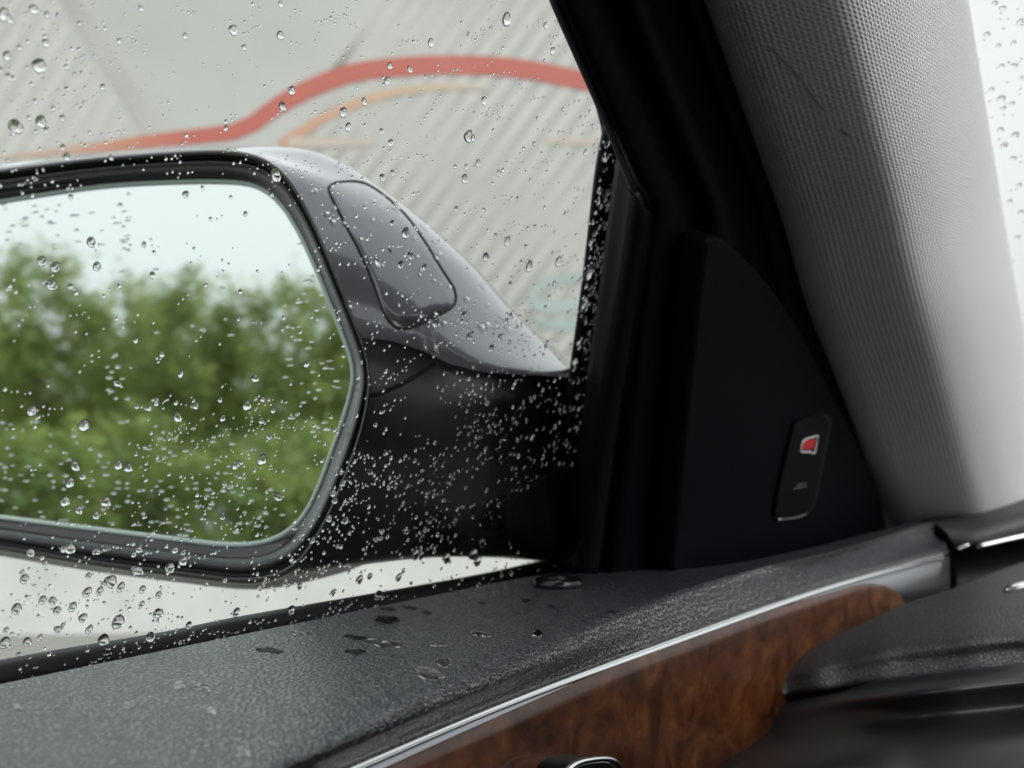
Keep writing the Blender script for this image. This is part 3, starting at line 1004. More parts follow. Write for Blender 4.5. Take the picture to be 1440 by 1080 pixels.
s3, s4 = shelf(Y3, 0.004, -0.003, Y2), shelf(Y4, 0.004, 0.003, Y2)
s5 = [p + LOOK * 0.10 for p in s4]
ld = loft('lower_dash', [s0, s1, s2, s3, s4, s5], M['dash'], car, 0, False, 5)
kn = row([(1410, 832, 0.575), (1422, 828, 0.575), (1450, 822, 0.575), (1490, 815, 0.575)], 14)
tube('switch_bar', kn, [0.0004, 0.0015, 0.0020, 0.0022] + [0.0022] * 10, M['chrome'], ld, 10)
u0 = row([(1080, 985, 0.585), (1180, 974, 0.555), (1300, 960, 0.52), (1440, 944, 0.50), (1600, 925, 0.50)], 40)
u1 = row([(1075, 1005, 0.57), (1180, 985, 0.525), (1300, 972, 0.46), (1440, 957, 0.46), (1600, 940, 0.46)], 40)
u2 = row([(1062, 1030, 0.56), (1180, 1006, 0.52), (1300, 996, 0.475), (1440, 985, 0.475), (1600, 970, 0.475)], 40)
u3 = row([(1045, 1045, 0.55), (1180, 1030, 0.50), (1300, 1020, 0.47), (1440, 1010, 0.468), (1600, 1000, 0.465)], 40)
u4 = row([(1010, 1072, 0.52), (1180, 1060, 0.445), (1300, 1052, 0.435), (1440, 1044, 0.43), (1600, 1035, 0.43)], 40)
u5 = row([(960, 1110, 0.50), (1180, 1110, 0.43), (1300, 1110, 0.42), (1440, 1110, 0.415), (1600, 1110, 0.415)], 40)
u6 = row([(930, 1200, 0.49), (1180, 1200, 0.44), (1300, 1200, 0.43), (1440, 1200, 0.42), (1600, 1200, 0.42)], 40)
loft('column_shroud', [[p + LOOK * 0.10 - UP * 0.03 for p in u0], [p + LOOK * 0.02 - UP * 0.002 for p in u0], u0, u1, u2, u3, u4, u5, u6], M['under'], car, 0, False, 5)

# ------------------------------------------------------------------ the side mirror
TILT = R(2.6)
MN = Vector((0.044, -math.cos(TILT), math.sin(TILT))).normalized()
M0 = W(370, 510, 0.546)
def mir(px, py, o=0.0):                  # plane of the mirror glass, o metres towards the rear
    return on(px, py, M0 + MN * o, MN)
Gpx = [(-175, 520), (-172, 420), (-150, 345), (-105, 310), (-50, 294), (0, 284), (130, 264), (230, 257), (320, 256), (362, 263), (392, 284), (418, 322), (440, 368), (465, 428), (488, 487), (496, 515), (496, 540), (486, 580), (468, 632), (447, 688), (425, 728), (397, 752), (360, 764), (310, 765), (240, 757), (120, 742), (0, 727), (-80, 716), (-130, 700), (-160, 660), (-172, 600)]
Apx = [(-192, 520), (-190, 400), (-172, 320), (-120, 265), (-60, 247), (0, 238), (120, 223), (230, 214), (310, 211), (355, 217), (385, 231), (412, 258), (440, 308), (470, 378), (495, 440), (508, 474), (519, 510), (521, 545), (514, 592), (498, 645), (476, 700), (452, 750), (424, 792), (392, 813), (345, 821), (250, 811), (120, 794), (0, 774), (-80, 763), (-140, 742), (-178, 690), (-190, 610)]
NR = 150
G_ = closed_px(Gpx, 400)
A_ = closed_px(Apx, 400)
def polar(loop, n, cx, cy):
    out = []
    m_ = len(loop)
    for k in range(n):
        q = -math.pi + 2 * math.pi * k / n
        dx, dy = math.cos(q), math.sin(q)
        best = 0
        for i in range(m_):
            x1, y1 = loop[i][0] - cx, loop[i][1] - cy
            x2, y2 = loop[(i + 1) % m_][0] - cx, loop[(i + 1) % m_][1] - cy
            a, b_ = dx * y1 - dy * x1, dx * y2 - dy * x2
            if a * b_ <= 0 and a != b_:
                f = a / (a - b_)
                r_ = (x1 + (x2 - x1) * f) * dx + (y1 + (y2 - y1) * f) * dy
                best = max(best, r_)
        out.append((cx + dx * best, cy + dy * best))
    return out
Gr = polar(G_, NR, 160, 512)
Ar = polar(A_, NR, 160, 512)
def between(f, o):
    return [mir(g_[0] + (a[0] - g_[0]) * f, g_[1] + (a[1] - g_[1]) * f, o) for g_, a in zip(Gr, Ar)]
LIP = 0.010
# cap + lower shell share the lip A; pairs of (lip, silhouette) with depth of the silhouette
cap_pairs = [((-192, 520), (-200, 520), .66), ((-190, 400), (-198, 398), .66), ((-172, 320), (-180, 313), .655), ((-120, 265), (-126, 258), .65), ((-60, 247), (-62, 240), .645), ((0, 238), (0, 231.5), .64), ((120, 223), (120, 216.5), .63),
             ((230, 214), (232, 208), .615), ((310, 211), (330, 204.5), .605), ((355, 217), (420, 208.5), .60), ((385, 231), (478, 227), .60), ((412, 258), (540, 266), .60), ((440, 308), (600, 312), .603), ((470, 378), (665, 370), .607), ((495, 440), (730, 440), .612), ((508, 475), (838, 538), .622)]
low_pairs = [((508, 475), (838, 539), .622), ((519, 510), (838, 600), .61), ((521, 545), (838, 665), .605), ((514, 592), (838, 735), .60), ((498, 645), (838, 788), .60), ((476, 700), (690, 784), .595), ((452, 750), (560, 781), .59), ((424, 792), (480, 806), .585), ((392, 813), (405, 824), .585),
             ((345, 821), (345, 829), .59), ((250, 811), (250, 819), .60), ((120, 794), (120, 802), .615), ((0, 774), (0, 782), .63), ((-80, 763), (-82, 771), .64), ((-140, 742), (-146, 751), .65), ((-178, 690), (-186, 696), .655), ((-190, 610), (-198, 612), .66), ((-192, 520), (-200, 520), .66)]
WAVE = [(500, 0), (545, -4), (588, -2), (604, 8), (630, 13), (660, 16), (700, 14), (750, 6), (800, 0)]  # black meets paint along a reflection edge, imitated in the shape
def wave(x):
    if x <= WAVE[0][0] or x >= WAVE[-1][0]: return 0
    for (x0, y0), (x1, y1) in zip(WAVE, WAVE[1:]):
        if x0 <= x <= x1:
            return y0 + (y1 - y0) * (x - x0) / (x1 - x0)
def shell_rows(pairs, n, expo, at_end):
    a = px_spline([p[0] for p in pairs], n)
    bq = spline([Vector((p[1][0], p[1][1], p[2])) for p in pairs], n)
    rows_ = []
    for k in range(13):
        f = k / 12
        r_ = []
        for i, ((ax, ay), q) in enumerate(zip(a, bq)):
            lip = mir(ax, ay, LIP)
            dA_ = (lip - CAM).dot(LOOK)
            g_ = math.sin(f * math.pi / 2)       # ease into the silhouette
            d = dA_ + (q.z - dA_) * f ** expo
            e = (n - 1 - i) if at_end else i
            wt = math.exp(-(e / 5.0) ** 2)
            X = ax + (q.x - ax) * g_
            d -= 0.026 * wt * max(0.0, min(1.0, (f - 0.18) / 0.3)) * max(0.0, 1 - f * 0.75)
            r_.append(W(X, ay + (q.y - ay) * g_ + wave(X) * wt, d))
        rows_.append(r_)
    # carry on round the back, so that it is a closed body
    back1 = [p + LOOK * 0.03 + (M0 - p) * 0.10 for p in rows_[-1]]
    back2 = [p + LOOK * 0.06 + (M0 + LOOK * 0.08 - p) * 0.45 for p in rows_[-1]]
    back3 = [M0 + LOOK * 0.13 for p in rows_[-1]]
    return rows_, [back1, back2, back3]
cr_, cb_ = shell_rows(cap_pairs, 130, 1.25, True)
mirror = loft('side_mirror', cr_ + cb_, M['paint'], car, 0, False, 1)
lr_, lb_ = shell_rows(low_pairs, 90, 1.1, False)
loft('lower_shell', lr_ + lb_, M['satin_black'], mirror, 0, False, 1)
rows = [between(1.02, LIP - 0.001), between(1.0, LIP + 0.001), between(0.92, LIP + 0.0022), between(0.84, LIP + 0.001), between(0.80, LIP - 0.003), between(0.74, LIP - 0.003), between(0.66, LIP - 0.0005), between(0.50, LIP - 0.001), between(0.42, LIP - 0.004), between(0.2, 0.003), between(0.02, 0.0005), between(-0.02, -0.004)]
loft('bezel', rows, M['gloss_black'], mirror, 0, True, 2)
gv = between(0.0, 0.0)
plate('mirror_glass', gv, MN, 0.003, M['mirror'], mirror)
tube('glass_rim', between(0.015, 0.0006), 0.00115, M['glass_edge'], mirror, 6, True)
# raised camera cover on the cap with a dark gap round it
bv_c = BVHTree.FromPolygons([v.co.copy() for v in mirror.data.vertices], [tuple(p.vertices) for p in mirror.data.polygons])
cov = closed_px([(463, 270), (466, 260), (476, 256), (500, 255), (520, 261), (548, 281), (575, 308), (600, 344), (622, 380), (638, 405), (641, 422), (634, 433), (608, 448), (580, 460), (562, 462), (548, 453), (538, 435), (524, 395), (505, 352), (486, 316)], 90)
gp = [shoot(bv_c, x, y, 0.0001) for x, y in cov]
tube('cover_gap', [p for p in gp if p], 0.00062, M['rubber'], mirror, 6, True, 1.0)
# cover skin: radial fan lifted off the cap
cxm, cym = 548, 352
rows = []
for f in (0.985, 0.95, 0.8, 0.6, 0.4, 0.2, 0.03):
    r_ = []
    for x, y in cov:
        p = shoot(bv_c, cxm + (x - cxm) * f, cym + (y - cym) * f, 0.0002 if f > 0.97 else 0.0009)
        r_.append(p if p else W(x, y, 0.57))
    rows.append(r_)
loft('cover_panel', rows, M['paint'], mirror, 0, True, 1)
# lifted patch imitating a paler reflection on the base, and the folding joint
bv_l = BVHTree.FromPolygons([v.co.copy() for r_ in lr_ for v in []] or [p for r_ in lr_ for p in r_], grid_faces(len(lr_), 90))
ft = px_spline([(553, 777), (640, 733), (735, 682), (800, 652)], 20)
fb_ = px_spline([(553, 781), (640, 784), (735, 786), (800, 789)], 20)
rr = []
for f in (0, 0.08, 0.3, 0.6, 0.9, 1.0):
    r_ = []
    for a, b_ in zip(ft, fb_):
        p = shoot(bv_l, a[0] + (b_[0] - a[0]) * f, min(782, a[1] + (b_[1] - a[1]) * f), 0.0001 if f in (0, 1.0) else 0.0025)
        r_.append(p if p else W(a[0] + (b_[0] - a[0]) * f, a[1] + (b_[1] - a[1]) * f, 0.60))
    rr.append(r_)
loft('reflection_patch', rr, M['grey_trim'], mirror, 0, False, 2)
sm = [shoot(bv_l, x, y, 0.0003) for x, y in px_spline([(512, 560), (555, 545), (590, 525), (612, 510)], 14)]
tube('fold_seam', [p for p in sm if p], 0.0009, M['grey_trim'], mirror, 6)

# ------------------------------------------------------------------ rain
def dome(seed, n=12, rings=4, tail=0.25):
    r = random.Random(seed)
    ph = [r.uniform(0, 6.28) for _ in range(3)]
    V, F = [], []
    for k in range(rings):
        f = 1 - k / rings                  # 1 at the rim
        for i in range(n):
            q = 2 * math.pi * i / n
            rad = 1 + 0.08 * math.sin(2 * q + ph[0]) + 0.05 * math.sin(3 * q + ph[1])
            x = math.cos(q) * rad * f
            y = math.sin(q) * rad * f
            if y > 0: y *= 1 + tail; x *= 1 - 0.25 * y * tail
            V.append(Vector((x, y, (1 - f ** 1.7) * (1.0 - 0.10 * y))))
    V.append(Vector((0, 0.03, 1.0)))
    top = len(V) - 1
    for k in range(rings - 1):
        for i in range(n):
            j = (i + 1) % n
            F.append((k * n + i, k * n + j, (k + 1) * n + j, (k + 1) * n + i))
    for i in range(n):
        F.append(((rings - 1) * n + i, (rings - 1) * n + (i + 1) % n, top))
    F.append(tuple(range(n - 1, -1, -1)))
    return V, F
DROPS = [dome(i, 16, 5, 0.15 + 0.12 * i) for i in range(5)]
DMESH = []
for V, F in DROPS:
    me = bpy.data.meshes.new('raindrop')
    me.from_pydata([tuple(v) for v in V], [], F)
    me.materials.append(M['water'])
    me.polygons.foreach_set('use_smooth', [len(p.vertices) < 10 for p in me.polygons])
    DMESH.append(me)
SMALL = [dome(20 + i, 8, 3, 0.2) for i in range(4)]
T_UP = (Vector((0, 0, 1)) - GN * GN.z).normalized()
T_Y = GN.cross(T_UP)                      # along the window
def win_frame(px, py, rw, rh, lean, h):
    """matrix of a drop on the outer face: rw, rh are half sizes in px"""
    p = glass(px, py, -0.0041)
    d = (p - CAM).dot(LOOK)
    k = d / F_PX
    fore = abs(T_Y.dot(RIGHT))
    ax = T_Y if T_Y.dot(RIGHT) > 0 else -T_Y
    up = (T_UP + ax * (lean / fore)).normalized()
    nn = -GN
    xx = up.cross(nn).normalized()
    a, b_ = rw * k / fore, rh * k
    hh = h * min(a, b_)
    m = Matrix((xx * a, up * b_, nn * hh)).transposed().to_4x4()
    m.translation = p
    return m
def inpoly(px, py, poly):
    c = False
    j = len(poly) - 1
    for i in range(len(poly)):
        xi, yi = poly[i]; xj, yj = poly[j]
        if (yi > py) != (yj > py) and px < (xj - xi) * (py - yi) / (yj - yi) + xi: c = not c
        j = i
    return c
visible = [(-10, -10), (768, -10), (850, 172), (884, 262), (862, 330), (836, 480), (815, 600), (800, 700), (796, 792), (600, 850), (0, 966), (-10, 968)]
sil = [(-200, 243), (0, 232), (120, 216), (230, 208), (330, 205), (420, 209), (478, 227), (560, 280), (640, 345), (705, 412), (800, 512), (800, 786), (690, 784), (560, 781), (480, 806), (400, 824), (345, 829), (250, 819), (0, 782), (-200, 760)]
chan = [(851, 189), (822, 400), (800, 560), (786, 690), (776, 800), (800, 800), (815, 690), (840, 500), (884, 262)]
belt = [(-10, 940), (200, 904), (400, 864), (560, 836), (687, 812), (790, 787), (790, 812), (400, 894), (-10, 978)]
def where(px, py):
    if inpoly(px, py, belt): return 'belt'
    if inpoly(px, py, chan): return 'chan'
    if inpoly(px, py, G_): return 'glass'
    if inpoly(px, py, sil):
        if px > 440 and py < 475 + max(0, (px - 600) * 0.2): return 'cap'
        return 'black'
    if py > 700: return 'low'
    return 'wall'
drops = []                                # px, py, half w, half h, lean
BIG = [(54, 94, 7, 10), (22, 179, 8, 10), (57, 172, 6, 9), (13, 27, 5, 5), (47, 14, 5, 6), (4, 21, 6, 9), (12, 108, 4, 4), (64, 61, 4, 5), (327, 43, 5, 7), (198, 12, 3, 4), (394, 50, 5, 6), (260, 51, 3, 4), (343, 67, 3, 4),
       (712, 28, 7, 10), (658, 193, 6, 9), (548, 93, 4, 5), (410, 128, 4, 7), (397, 150, 5, 6), (489, 179, 4, 6), (512, 143, 4, 5), (536, 185, 3, 4), (576, 98, 4, 4), (387, 247, 8, 9), (653, 252, 5, 6), (672, 230, 4, 5), (537, 250, 4, 5), (680, 142, 4, 6),
       (128, 341, 6, 7), (58, 368, 5, 7), (77, 377, 5, 8), (72, 402, 6, 8), (136, 375, 5, 7), (261, 274, 4, 5), (345, 301, 3, 4), (217, 355, 3, 3), (570, 328, 6, 8), (577, 360, 5, 5), (563, 373, 4, 6), (597, 376, 4, 5), (683, 362, 5, 7), (744, 375, 5, 9), (785, 368, 5, 8), (613, 455, 5, 8), (703, 475, 4, 6), (659, 474, 4, 5), (94, 221, 4, 6), (156, 222, 3, 4),
       (249, 587, 6, 8), (117, 600, 6, 9), (347, 571, 5, 9), (368, 647, 6, 9), (105, 656, 6, 7), (166, 655, 5, 7), (180, 659, 5, 7), (98, 680, 5, 8), (91, 706, 6, 8), (148, 707, 6, 8), (110, 718, 5, 6), (254, 527, 3, 6), (331, 655, 4, 8), (390, 699, 7, 6), (367, 592, 4, 5), (377, 614, 4, 5), (165, 540, 5, 5), (47, 575, 4, 4),
       (481, 680, 4, 6), (470, 705, 4, 5), (542, 637, 4, 5), (520, 664, 4, 5), (462, 730, 4, 6), (485, 733, 4, 6), (97, 773, 7, 8), (42, 778, 5, 6), (192, 803, 8, 8), (195, 773, 5, 6), (238, 800, 6, 8), (257, 790, 5, 8), (246, 774, 4, 6), (155, 819, 8, 9), (122, 834, 5, 8), (140, 832, 4, 7), (102, 854, 5, 8), (166, 875, 8, 11), (145, 901, 7, 9), (211, 896, 6, 8), (222, 863, 6, 8), (116, 870, 5, 7), (125, 886, 4, 7), (81, 886, 5, 5), (60, 844, 5, 7), (74, 845, 5, 6), (23, 857, 6, 9), (6, 905, 6, 9), (38, 903, 5, 7), (34, 815, 5, 8), (80, 859, 5, 6), (8, 887, 3, 5), (332, 862, 5, 7), (223, 837, 4, 6), (55, 898, 3, 6), (265, 880, 4, 6),
       (584, 781, 6, 8), (627, 786, 6, 8), (665, 781, 7, 9), (671, 790, 6, 8), (678, 765, 7, 6), (505, 816, 5, 7), (560, 813, 4, 7), (532, 838, 7, 8), (520, 811, 4, 5), (567, 803, 3, 4), (593, 758, 4, 6), (640, 732, 4, 4)]
for x, y, a, b_ in BIG:
    drops.append((x, y, a, b_ * 0.95, rnd.uniform(0.1, 0.4)))
def scatter(n, box_, cond, med, sg, big=7, lean=(0.1, 0.6), stretch=1.25):
    k = 0; tries = 0
    while k < n and tries < 60000:
        tries += 1
        x, y = rnd.uniform(box_[0], box_[2]), rnd.uniform(box_[1], box_[3])
        if not inpoly(x, y, visible) or not cond(where(x, y), x, y): continue
        r_ = min(big, med * 0.82 * math.exp(rnd.gauss(0, sg * 0.9)))
        drops.append((x, y, r_, r_ * stretch * rnd.uniform(0.85, 1.3), rnd.uniform(*lean)))
        k += 1
        if rnd.random() < 0.28:           # a little trail of satellites
            dx, dy = rnd.uniform(4, 9), -rnd.uniform(-2, 7)
            for q in range(rnd.randint(1, 5)):
                x2, y2 = x + dx * (q + 1) + rnd.gauss(0, 2), y + dy * (q + 1) + rnd.gauss(0, 2)
                if inpoly(x2, y2, visible):
                    r2 = rnd.uniform(0.8, 1.7)
                    drops.append((x2, y2, r2, r2 * 1.3, rnd.uniform(0.2, 0.8)))
scatter(190, (0, 0, 860, 600), lambda w_, x, y: w_ == 'wall', 1.9, 0.45, 4.5)
scatter(130, (0, 0, 860, 600), lambda w_, x, y: w_ == 'wall', 1.35, 0.35, 3)
scatter(45, (0, 0, 120, 240), lambda w_, x, y: w_ == 'wall', 2.2, 0.45, 4.5)
scatter(70, (640, 150, 860, 560), lambda w_, x, y: w_ == 'wall', 2.1, 0.45, 4.5)
scatter(45, (0, 250, 500, 480), lambda w_, x, y: w_ == 'glass', 1.8, 0.4, 4)
scatter(110, (0, 400, 500, 770), lambda w_, x, y: w_ == 'glass', 1.9, 0.45, 5)
scatter(130, (180, 560, 520, 780), lambda w_, x, y: w_ == 'glass', 1.7, 0.4, 4)
scatter(100, (440, 205, 790, 530), lambda w_, x, y: w_ == 'cap', 1.9, 0.4, 4)
scatter(60, (640, 440, 790, 530), lambda w_, x, y: w_ == 'cap', 2.1, 0.4, 4)
scatter(260, (420, 470, 790, 790), lambda w_, x, y: w_ == 'black', 1.75, 0.45, 5)
scatter(120, (400, 640, 640, 820), lambda w_, x, y: w_ == 'black', 1.7, 0.45, 5)
scatter(70, (640, 530, 790, 660), lambda w_, x, y: w_ == 'black', 1.5, 0.45, 5)
scatter(60, (0, 200, 520, 300), lambda w_, x, y: w_ == 'black', 1.6, 0.4, 4)
scatter(70, (0, 720, 420, 830), lambda w_, x, y: w_ == 'black', 2.0, 0.45, 5)
scatter(130, (0, 780, 790, 940), lambda w_, x, y: w_ == 'low', 2.1, 0.45, 5)
scatter(85, (0, 780, 790, 970), lambda w_, x, y: w_ == 'belt', 1.8, 0.45, 5)
scatter(130, (770, 180, 890, 560), lambda w_, x, y: w_ == 'chan' and (x - (851 - (y - 189) * 0.125)) < 24, 2.1, 0.45, 5, (0.15, 0.5), 1.9)
scatter(45, (770, 560, 890, 800), lambda w_, x, y: w_ == 'chan' and (x - (851 - (y - 189) * 0.125)) < 20, 1.4, 0.4, 3, (0.15, 0.5), 1.5)
drops = [(x, y, a * 0.9, b_ * 0.9, ln) for x, y, a, b_, ln in drops]
drops.sort(key=lambda d: -d[2] * d[3])
LBL = {'wall': 'clear raindrop on the side window in front of the pale ribbed wall',
       'glass': 'clear raindrop on the side window in front of the mirror glass',
       'cap': 'clear raindrop on the side window in front of the grey mirror cap',
       'black': 'bright raindrop on the side window in front of the black mirror housing',
       'low': 'clear raindrop on the side window below the side mirror',
       'belt': 'raindrop at the bottom of the side window over the black belt seal',
       'chan': 'stretched raindrop over the upright black seal at the window edge'}
GRP = {'wall': 'raindrops before the wall', 'glass': 'raindrops before the mirror glass', 'cap': 'raindrops before the mirror cap', 'black': 'raindrops before the black mirror housing', 'low': 'raindrops below the mirror', 'belt': 'raindrops over the belt seal', 'chan': 'raindrops over the upright seal'}
NBIG = 262
zone = {}
for i, d in enumerate(drops[:NBIG]):
    zone.setdefault(where(d[0], d[1]), []).append(i)
SPECIAL = {}
for k, ids in zone.items():
    for word, key in (('largest', lambda i: -drops[i][2] * drops[i][3]), ('leftmost', lambda i: drops[i][0]), ('rightmost', lambda i: -drops[i][0]), ('highest', lambda i: drops[i][1]), ('lowest', lambda i: -drops[i][1])):
        left = [i for i in ids if i not in SPECIAL]
        if left:
            SPECIAL[min(left, key=key)] = word

for i, (x, y, a, b_, ln) in enumerate(drops[:NBIG]):
    o = bpy.data.objects.new('raindrop', DMESH[i % 5])
    COL.objects.link(o)
    o.matrix_world = win_frame(x, y, a, b_, ln, rnd.uniform(0.52, 0.62))
    k = where(x, y)
    lb = LBL[k]
    if i in SPECIAL:
        lb = SPECIAL[i] + ' ' + lb.split(' ', 1)[1]
    tag(o, lb, 'raindrop', GRP[k])
V, F = [], []
for i, (x, y, a, b_, ln) in enumerate(drops[NBIG:]):
    m = win_frame(x, y, a, b_, ln, rnd.uniform(0.55, 0.68))
    dv, df = SMALL[i % 4]
    k = len(V)
    V += [m @ v for v in dv]
    F += [tuple(k + j for j in f) for f in df]
o = mesh_obj('raindrop_spray', V, F, M['water'], None, True)
tag(o, 'fine spray of tiny raindrops spread over the side window', 'raindrops', kind='stuff')
# drops on the windshield
bv_w = BVHTree.FromPolygons([v.co.copy() for v in windshield.data.vertices], [tuple(p.vertices) for p in windshield.data.polygons])
V, F = [], []
nws = 0
wsb = [(1399, 6, 6, 3), (1410, 13, 6, 3), (1434, 33, 6, 4), (1388, 50, 6, 3), (1404, 66, 5, 2.5), (1425, 62, 5, 3), (1409, 94, 5, 2.5), (1426, 94, 7, 3), (1436, 112, 4, 3), (1394, 128, 5, 3), (1408, 140, 8, 4), (1423, 147, 5, 3), (1411, 154, 5, 3), (1391, 143, 3, 2), (1407, 184, 6, 3), (1427, 192, 7, 4), (1412, 206, 7, 4), (1425, 224, 6, 3), (1433, 262, 5, 3), (1420, 285, 5, 3), (1436, 300, 6, 3), (1431, 335, 5, 3)]
for x, y, a, b_ in wsb + [(rnd.uniform(1372, 1442), rnd.uniform(0, 380), rnd.uniform(1.5, 3), rnd.uniform(1, 2)) for _ in range(40)]:
    h = bv_w.ray_cast(CAM, ray(x, y).normalized())
    if h[0] is None: continue
    p, nn = h[0], h[1]
    if nn.dot(ray(x, y)) < 0: nn = -nn
    d = (p - CAM).dot(LOOK)
    k = d / F_PX
    xx = (RIGHT - nn * RIGHT.dot(nn)).normalized()
    yy = nn.cross(xx)
    if yy.dot(UP) < 0: yy = -yy
    A_x, B_y = 0.72 * a * k / max(0.3, abs(xx.dot(RIGHT))), 0.72 * b_ * k / max(0.3, abs(yy.dot(UP)))
    m = Matrix((xx * A_x, yy * B_y, nn * min(A_x, B_y) * 0.32)).transposed().to_4x4()
    m.translation = p + nn * 0.0005
    if a > 3.5:
        o = bpy.data.objects.new('raindrop', DMESH[nws % 5])
        COL.objects.link(o)
        o.matrix_world = m
        tag(o, 'pale raindrop on the bright windshield right of the pillar', 'raindrop', 'raindrops on the windshield')
        nws += 1
    else:
        dv, df = SMALL[nws % 4]
        q = len(V)
        V += [m @ v for v in dv]
        F += [tuple(q + j for j in f) for f in df]
o = mesh_obj('windshield_spray', V, F, M['water'], None, True)
tag(o, 'fine spray of tiny raindrops on the windshield', 'raindrops', kind='stuff')
# flat droplets lying on the mirror glass
MX = (RIGHT - MN * RIGHT.dot(MN)).normalized()
MU = MN.cross(MX)
if MU.z < 0: MU = -MU
dl_ = []
def mscatter(n, x0, y0, x1, y1, keep, sx=(2.5, 6.5), sy=(0.9, 1.8)):
    k = 0
    while k < n:
        x, y = rnd.uniform(x0, x1), rnd.uniform(y0, y1)
        k += 1
        if inpoly(x, y, G_) and keep(x, y): dl_.append((x, (round((y - x * 0.09) / 8.5) * 8.5 + x * 0.09 + rnd.gauss(0, 1.3)) if y > 480 else y, rnd.uniform(*sx), rnd.uniform(*sy)))
mscatter(95, 0, 590, 330, 690, lambda x, y: rnd.random() < 0.8)
mscatter(90, 0, 660, 400, 760, lambda x, y: y > 660 + x * 0.08)
mscatter(80, 380, 350, 495, 620, lambda x, y: x > 395 + max(0, 460 - y) * 0.55)
mscatter(38, 0, 268, 180, 345, lambda x, y: True)
mscatter(26, 160, 265, 190, 480, lambda x, y: abs(x - 174) < 6, (2, 5), (1.2, 2.2))
mscatter(14, 150, 480, 180, 560, lambda x, y: True, (3, 6), (1.2, 2.2))
mscatter(14, 200, 270, 460, 500, lambda x, y: True)
def mzone(x, y):
    if y < 400: return 'dark droplet on the bright sky part of the mirror glass'
    if x > 390 and y < 640: return 'pale droplet on the mirror glass beside its right rim'
    if y > 690 + x * 0.09: return 'pale flat droplet in the lowest streak band at the bottom rim of the mirror'
    return 'pale flat droplet in the upper band of streaks across the green of the mirror'
mz = {}
for i, d in enumerate(dl_): mz.setdefault(mzone(d[0], d[1]), []).append(i)
msp = {}
for k, ids in mz.items():
    for word, key in (('largest', lambda i: -dl_[i][2] * dl_[i][3]), ('leftmost', lambda i: dl_[i][0]), ('rightmost', lambda i: -dl_[i][0]), ('highest', lambda i: dl_[i][1]), ('lowest', lambda i: -dl_[i][1])):
        left = [i for i in ids if i not in msp]
        if left: msp[min(left, key=key)] = word
for i, (x, y, a, b_) in enumerate(dl_):
    p = mir(x, y, 0.0002)
    d = (p - CAM).dot(LOOK)
    k = d / F_PX
    m = Matrix((MX * a * k / abs(MX.dot(RIGHT)), MU * b_ * k, MN * b_ * k * (0.16 if y < 400 else 0.55))).transposed().to_4x4()
    m.translation = p
    o = bpy.data.objects.new('mirror_droplet', DMESH[i % 5])
    COL.objects.link(o)
    o.matrix_world = m
    side = mzone(x, y)
    grp = 'droplets high on the mirror' if 'sky' in side else ('droplets at the right of the mirror' if 'beside' in side else ('droplets along the bottom of the mirror' if 'lowest' in side else 'droplets across the middle of the mirror'))
    tag(o, (msp[i] + ' ' + side) if i in msp else side, 'droplet', grp)
# beads on the painted cap of the mirror
V, F = [], []
for k in range(150):
    x, y = rnd.uniform(430, 785), rnd.uniform(215, 525)
    h = bv_c.ray_cast(CAM, ray(x, y).normalized())
    if h[0] is None or inpoly(x, y, A_) or y > 440 + max(0, x - 560) * 0.25: continue
    p, nn = h[0], h[1]
    if nn.dot(ray(x, y)) > 0: nn = -nn
    d = (p - CAM).dot(LOOK); kk = d / F_PX
    yy = (Vector((0.2, 0, 1)) - nn * (Vector((0.2, 0, 1)).dot(nn))).normalized()
    xx = yy.cross(nn).normalized()
    r_ = min(4.5, 2.0 * math.exp(rnd.gauss(0, 0.4))) * kk
    m = Matrix((xx * r_, yy * r_ * rnd.uniform(1.2, 2.8), nn * r_ * 0.4)).transposed().to_4x4()
    m.translation = p + nn * 0.001
    dv, df = SMALL[k % 4]
    q = len(V)
    V += [m @ v for v in dv]
    F += [tuple(q + j for j in f) for f in df]
o = mesh_obj('water_beads', V, F, M['water'], None, True)
tag(o, 'small water beads on the grey painted mirror cap', 'water beads', kind='stuff')
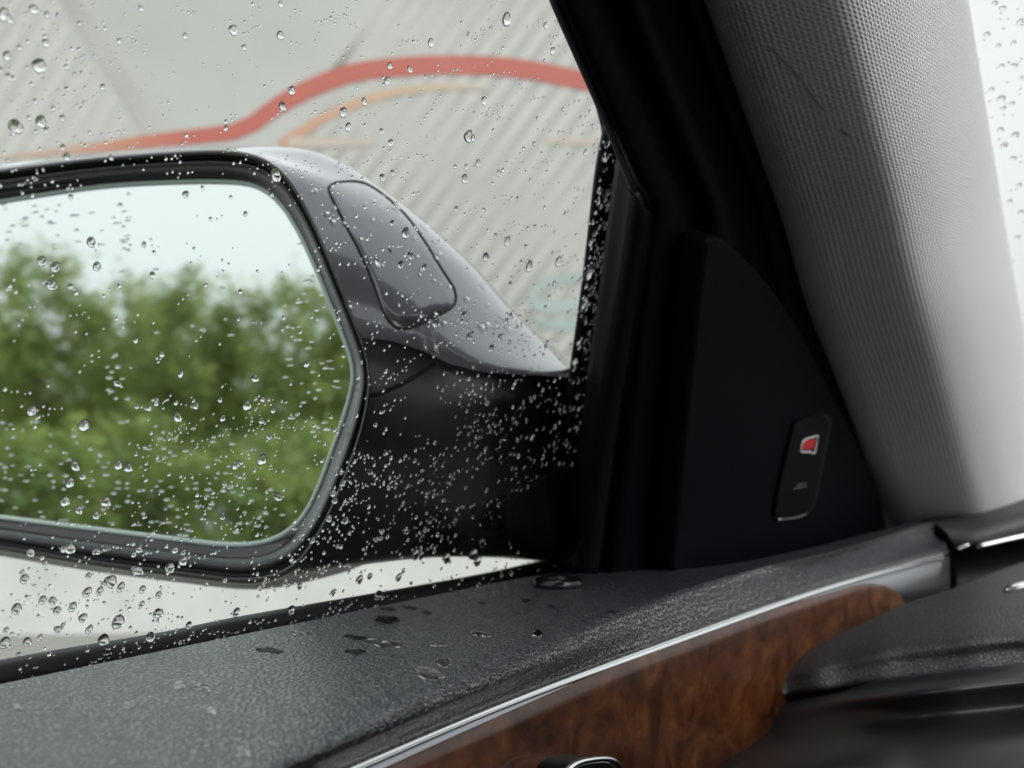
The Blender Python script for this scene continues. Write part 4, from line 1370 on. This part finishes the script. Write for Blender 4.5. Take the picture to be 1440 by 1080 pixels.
# splashes on the door pad
bv_d = BVHTree.FromPolygons([v.co.copy() for v in door_pad.data.vertices], [tuple(p.vertices) for p in door_pad.data.polygons])
SPL = [(544, 872, 19, 6, 1.0, 'largest dark water splash on the door pad below the window seal'), (546, 857, 11, 2.5, 1.0, 'thin dark water splash between the belt seal and the largest splash'), (577, 855, 11, 2.6, 1.0, 'narrow dark splash just right of the thin one by the belt seal'), (600, 862, 7, 2.4, 1.0, 'small dark splash right of the largest dark splash'),
       (500, 897, 15, 4, 0.8, 'dark streak of water left of the pale wet patch'), (540, 905, 24, 7, 0.04, 'rippled wet patch in the middle of the door pad'), (499, 917, 14, 4, 0.6, 'grey water splash below the dark streak'), (421, 890, 14, 3.2, 0.04, 'pale slanting water streak on the door pad'),
       (379, 915, 17, 4.5, 0.9, 'dark and white water splash leftmost below the slanting streak'), (675, 892, 13, 4.2, 0.04, 'bright white water splash at the middle right of the pad'), (617, 906, 12, 4, 0.04, 'faint pale splash left of the bright white one'), (604, 948, 24, 8, 0.04, 'broad pale wet patch near the rolled edge of the pad'), (624, 932, 14, 6, 0.04, 'small pale wet patch above the broad one'),
       (756, 891, 8, 5, 0.7, 'speckled water splash nearest the lock grommet and the roll'), (677, 848, 5, 1.8, 0.9, 'tiny dark splash left of the grommet'), (740, 845, 6, 3, 0.8, 'tiny splash just below left of the grommet'), (776, 853, 6, 2.5, 0.8, 'tiny splash below the grommet'), (860, 861, 5, 2.2, 0.9, 'tiny dark splash far right on the pad'),
       (253, 964, 11, 6, 0.04, 'left one of two pale splashes side by side'), (283, 967, 13, 7, 0.04, 'right one of two pale splashes side by side'), (181, 992, 9, 6, 0.04, 'pale splash left of the pair of pale splashes'), (341, 1058, 12, 9, 0.04, 'pale splash with a dark rim at the bottom of the picture'), (24, 994, 9, 4, 0.04, 'small pale splash at the left edge of the pad'),
       (298, 999, 10, 5, 0.04, 'faint splash below the pair of pale splashes')]
for i, (x, y, a, b_, hgt, lb) in enumerate(SPL):
    rr_ = random.Random(300 + i)
    c0 = shoot(bv_d, x, y)
    if c0 is None: continue
    n_, rings = 26, 4
    ph = [rr_.uniform(0, 6.28) for _ in range(4)]
    V, F = [], []
    for k in range(rings):
        f = 1 - k / rings
        for j in range(n_):
            q = 2 * math.pi * j / n_
            rad = 1 + 0.18 * math.sin(2 * q + ph[0]) + 0.11 * math.sin(3 * q + ph[1]) + 0.08 * math.sin(5 * q + ph[2])
            h = shoot(bv_d, x + math.cos(q) * a * rad * f, y + math.sin(q) * b_ * rad * f + math.cos(q) * a * f * 0.10)
            if h is None: h = c0
            zz = 0.0001 + 0.00035 * hgt * (1 - f ** 2.2) + (0.00012 * math.sin(3 * q + k) if k else 0)
            V.append(h + Vector((0, 0, zz)))
    V.append(c0 + Vector((0, 0, 0.0001 + 0.00035 * hgt)))
    for k in range(rings - 1):
        for j in range(n_):
            j2 = (j + 1) % n_
            F.append((k * n_ + j, k * n_ + j2, (k + 1) * n_ + j2, (k + 1) * n_ + j))
    for j in range(n_):
        F.append(((rings - 1) * n_ + j, (rings - 1) * n_ + (j + 1) % n_, len(V) - 1))
    F.append(tuple(range(n_ - 1, -1, -1)))
    o = mesh_obj('water_splash', V, F, M['damp'] if hgt < 0.1 else (M['water'] if hgt in (0.5, 0.7) else M['soaked']), None, True)
    tag(o, lb, 'water splash', 'water splashes on the door pad')
print('ribs', nrib, 'drops', len(drops), 'ws', nws, 'mirror', len(dl_))
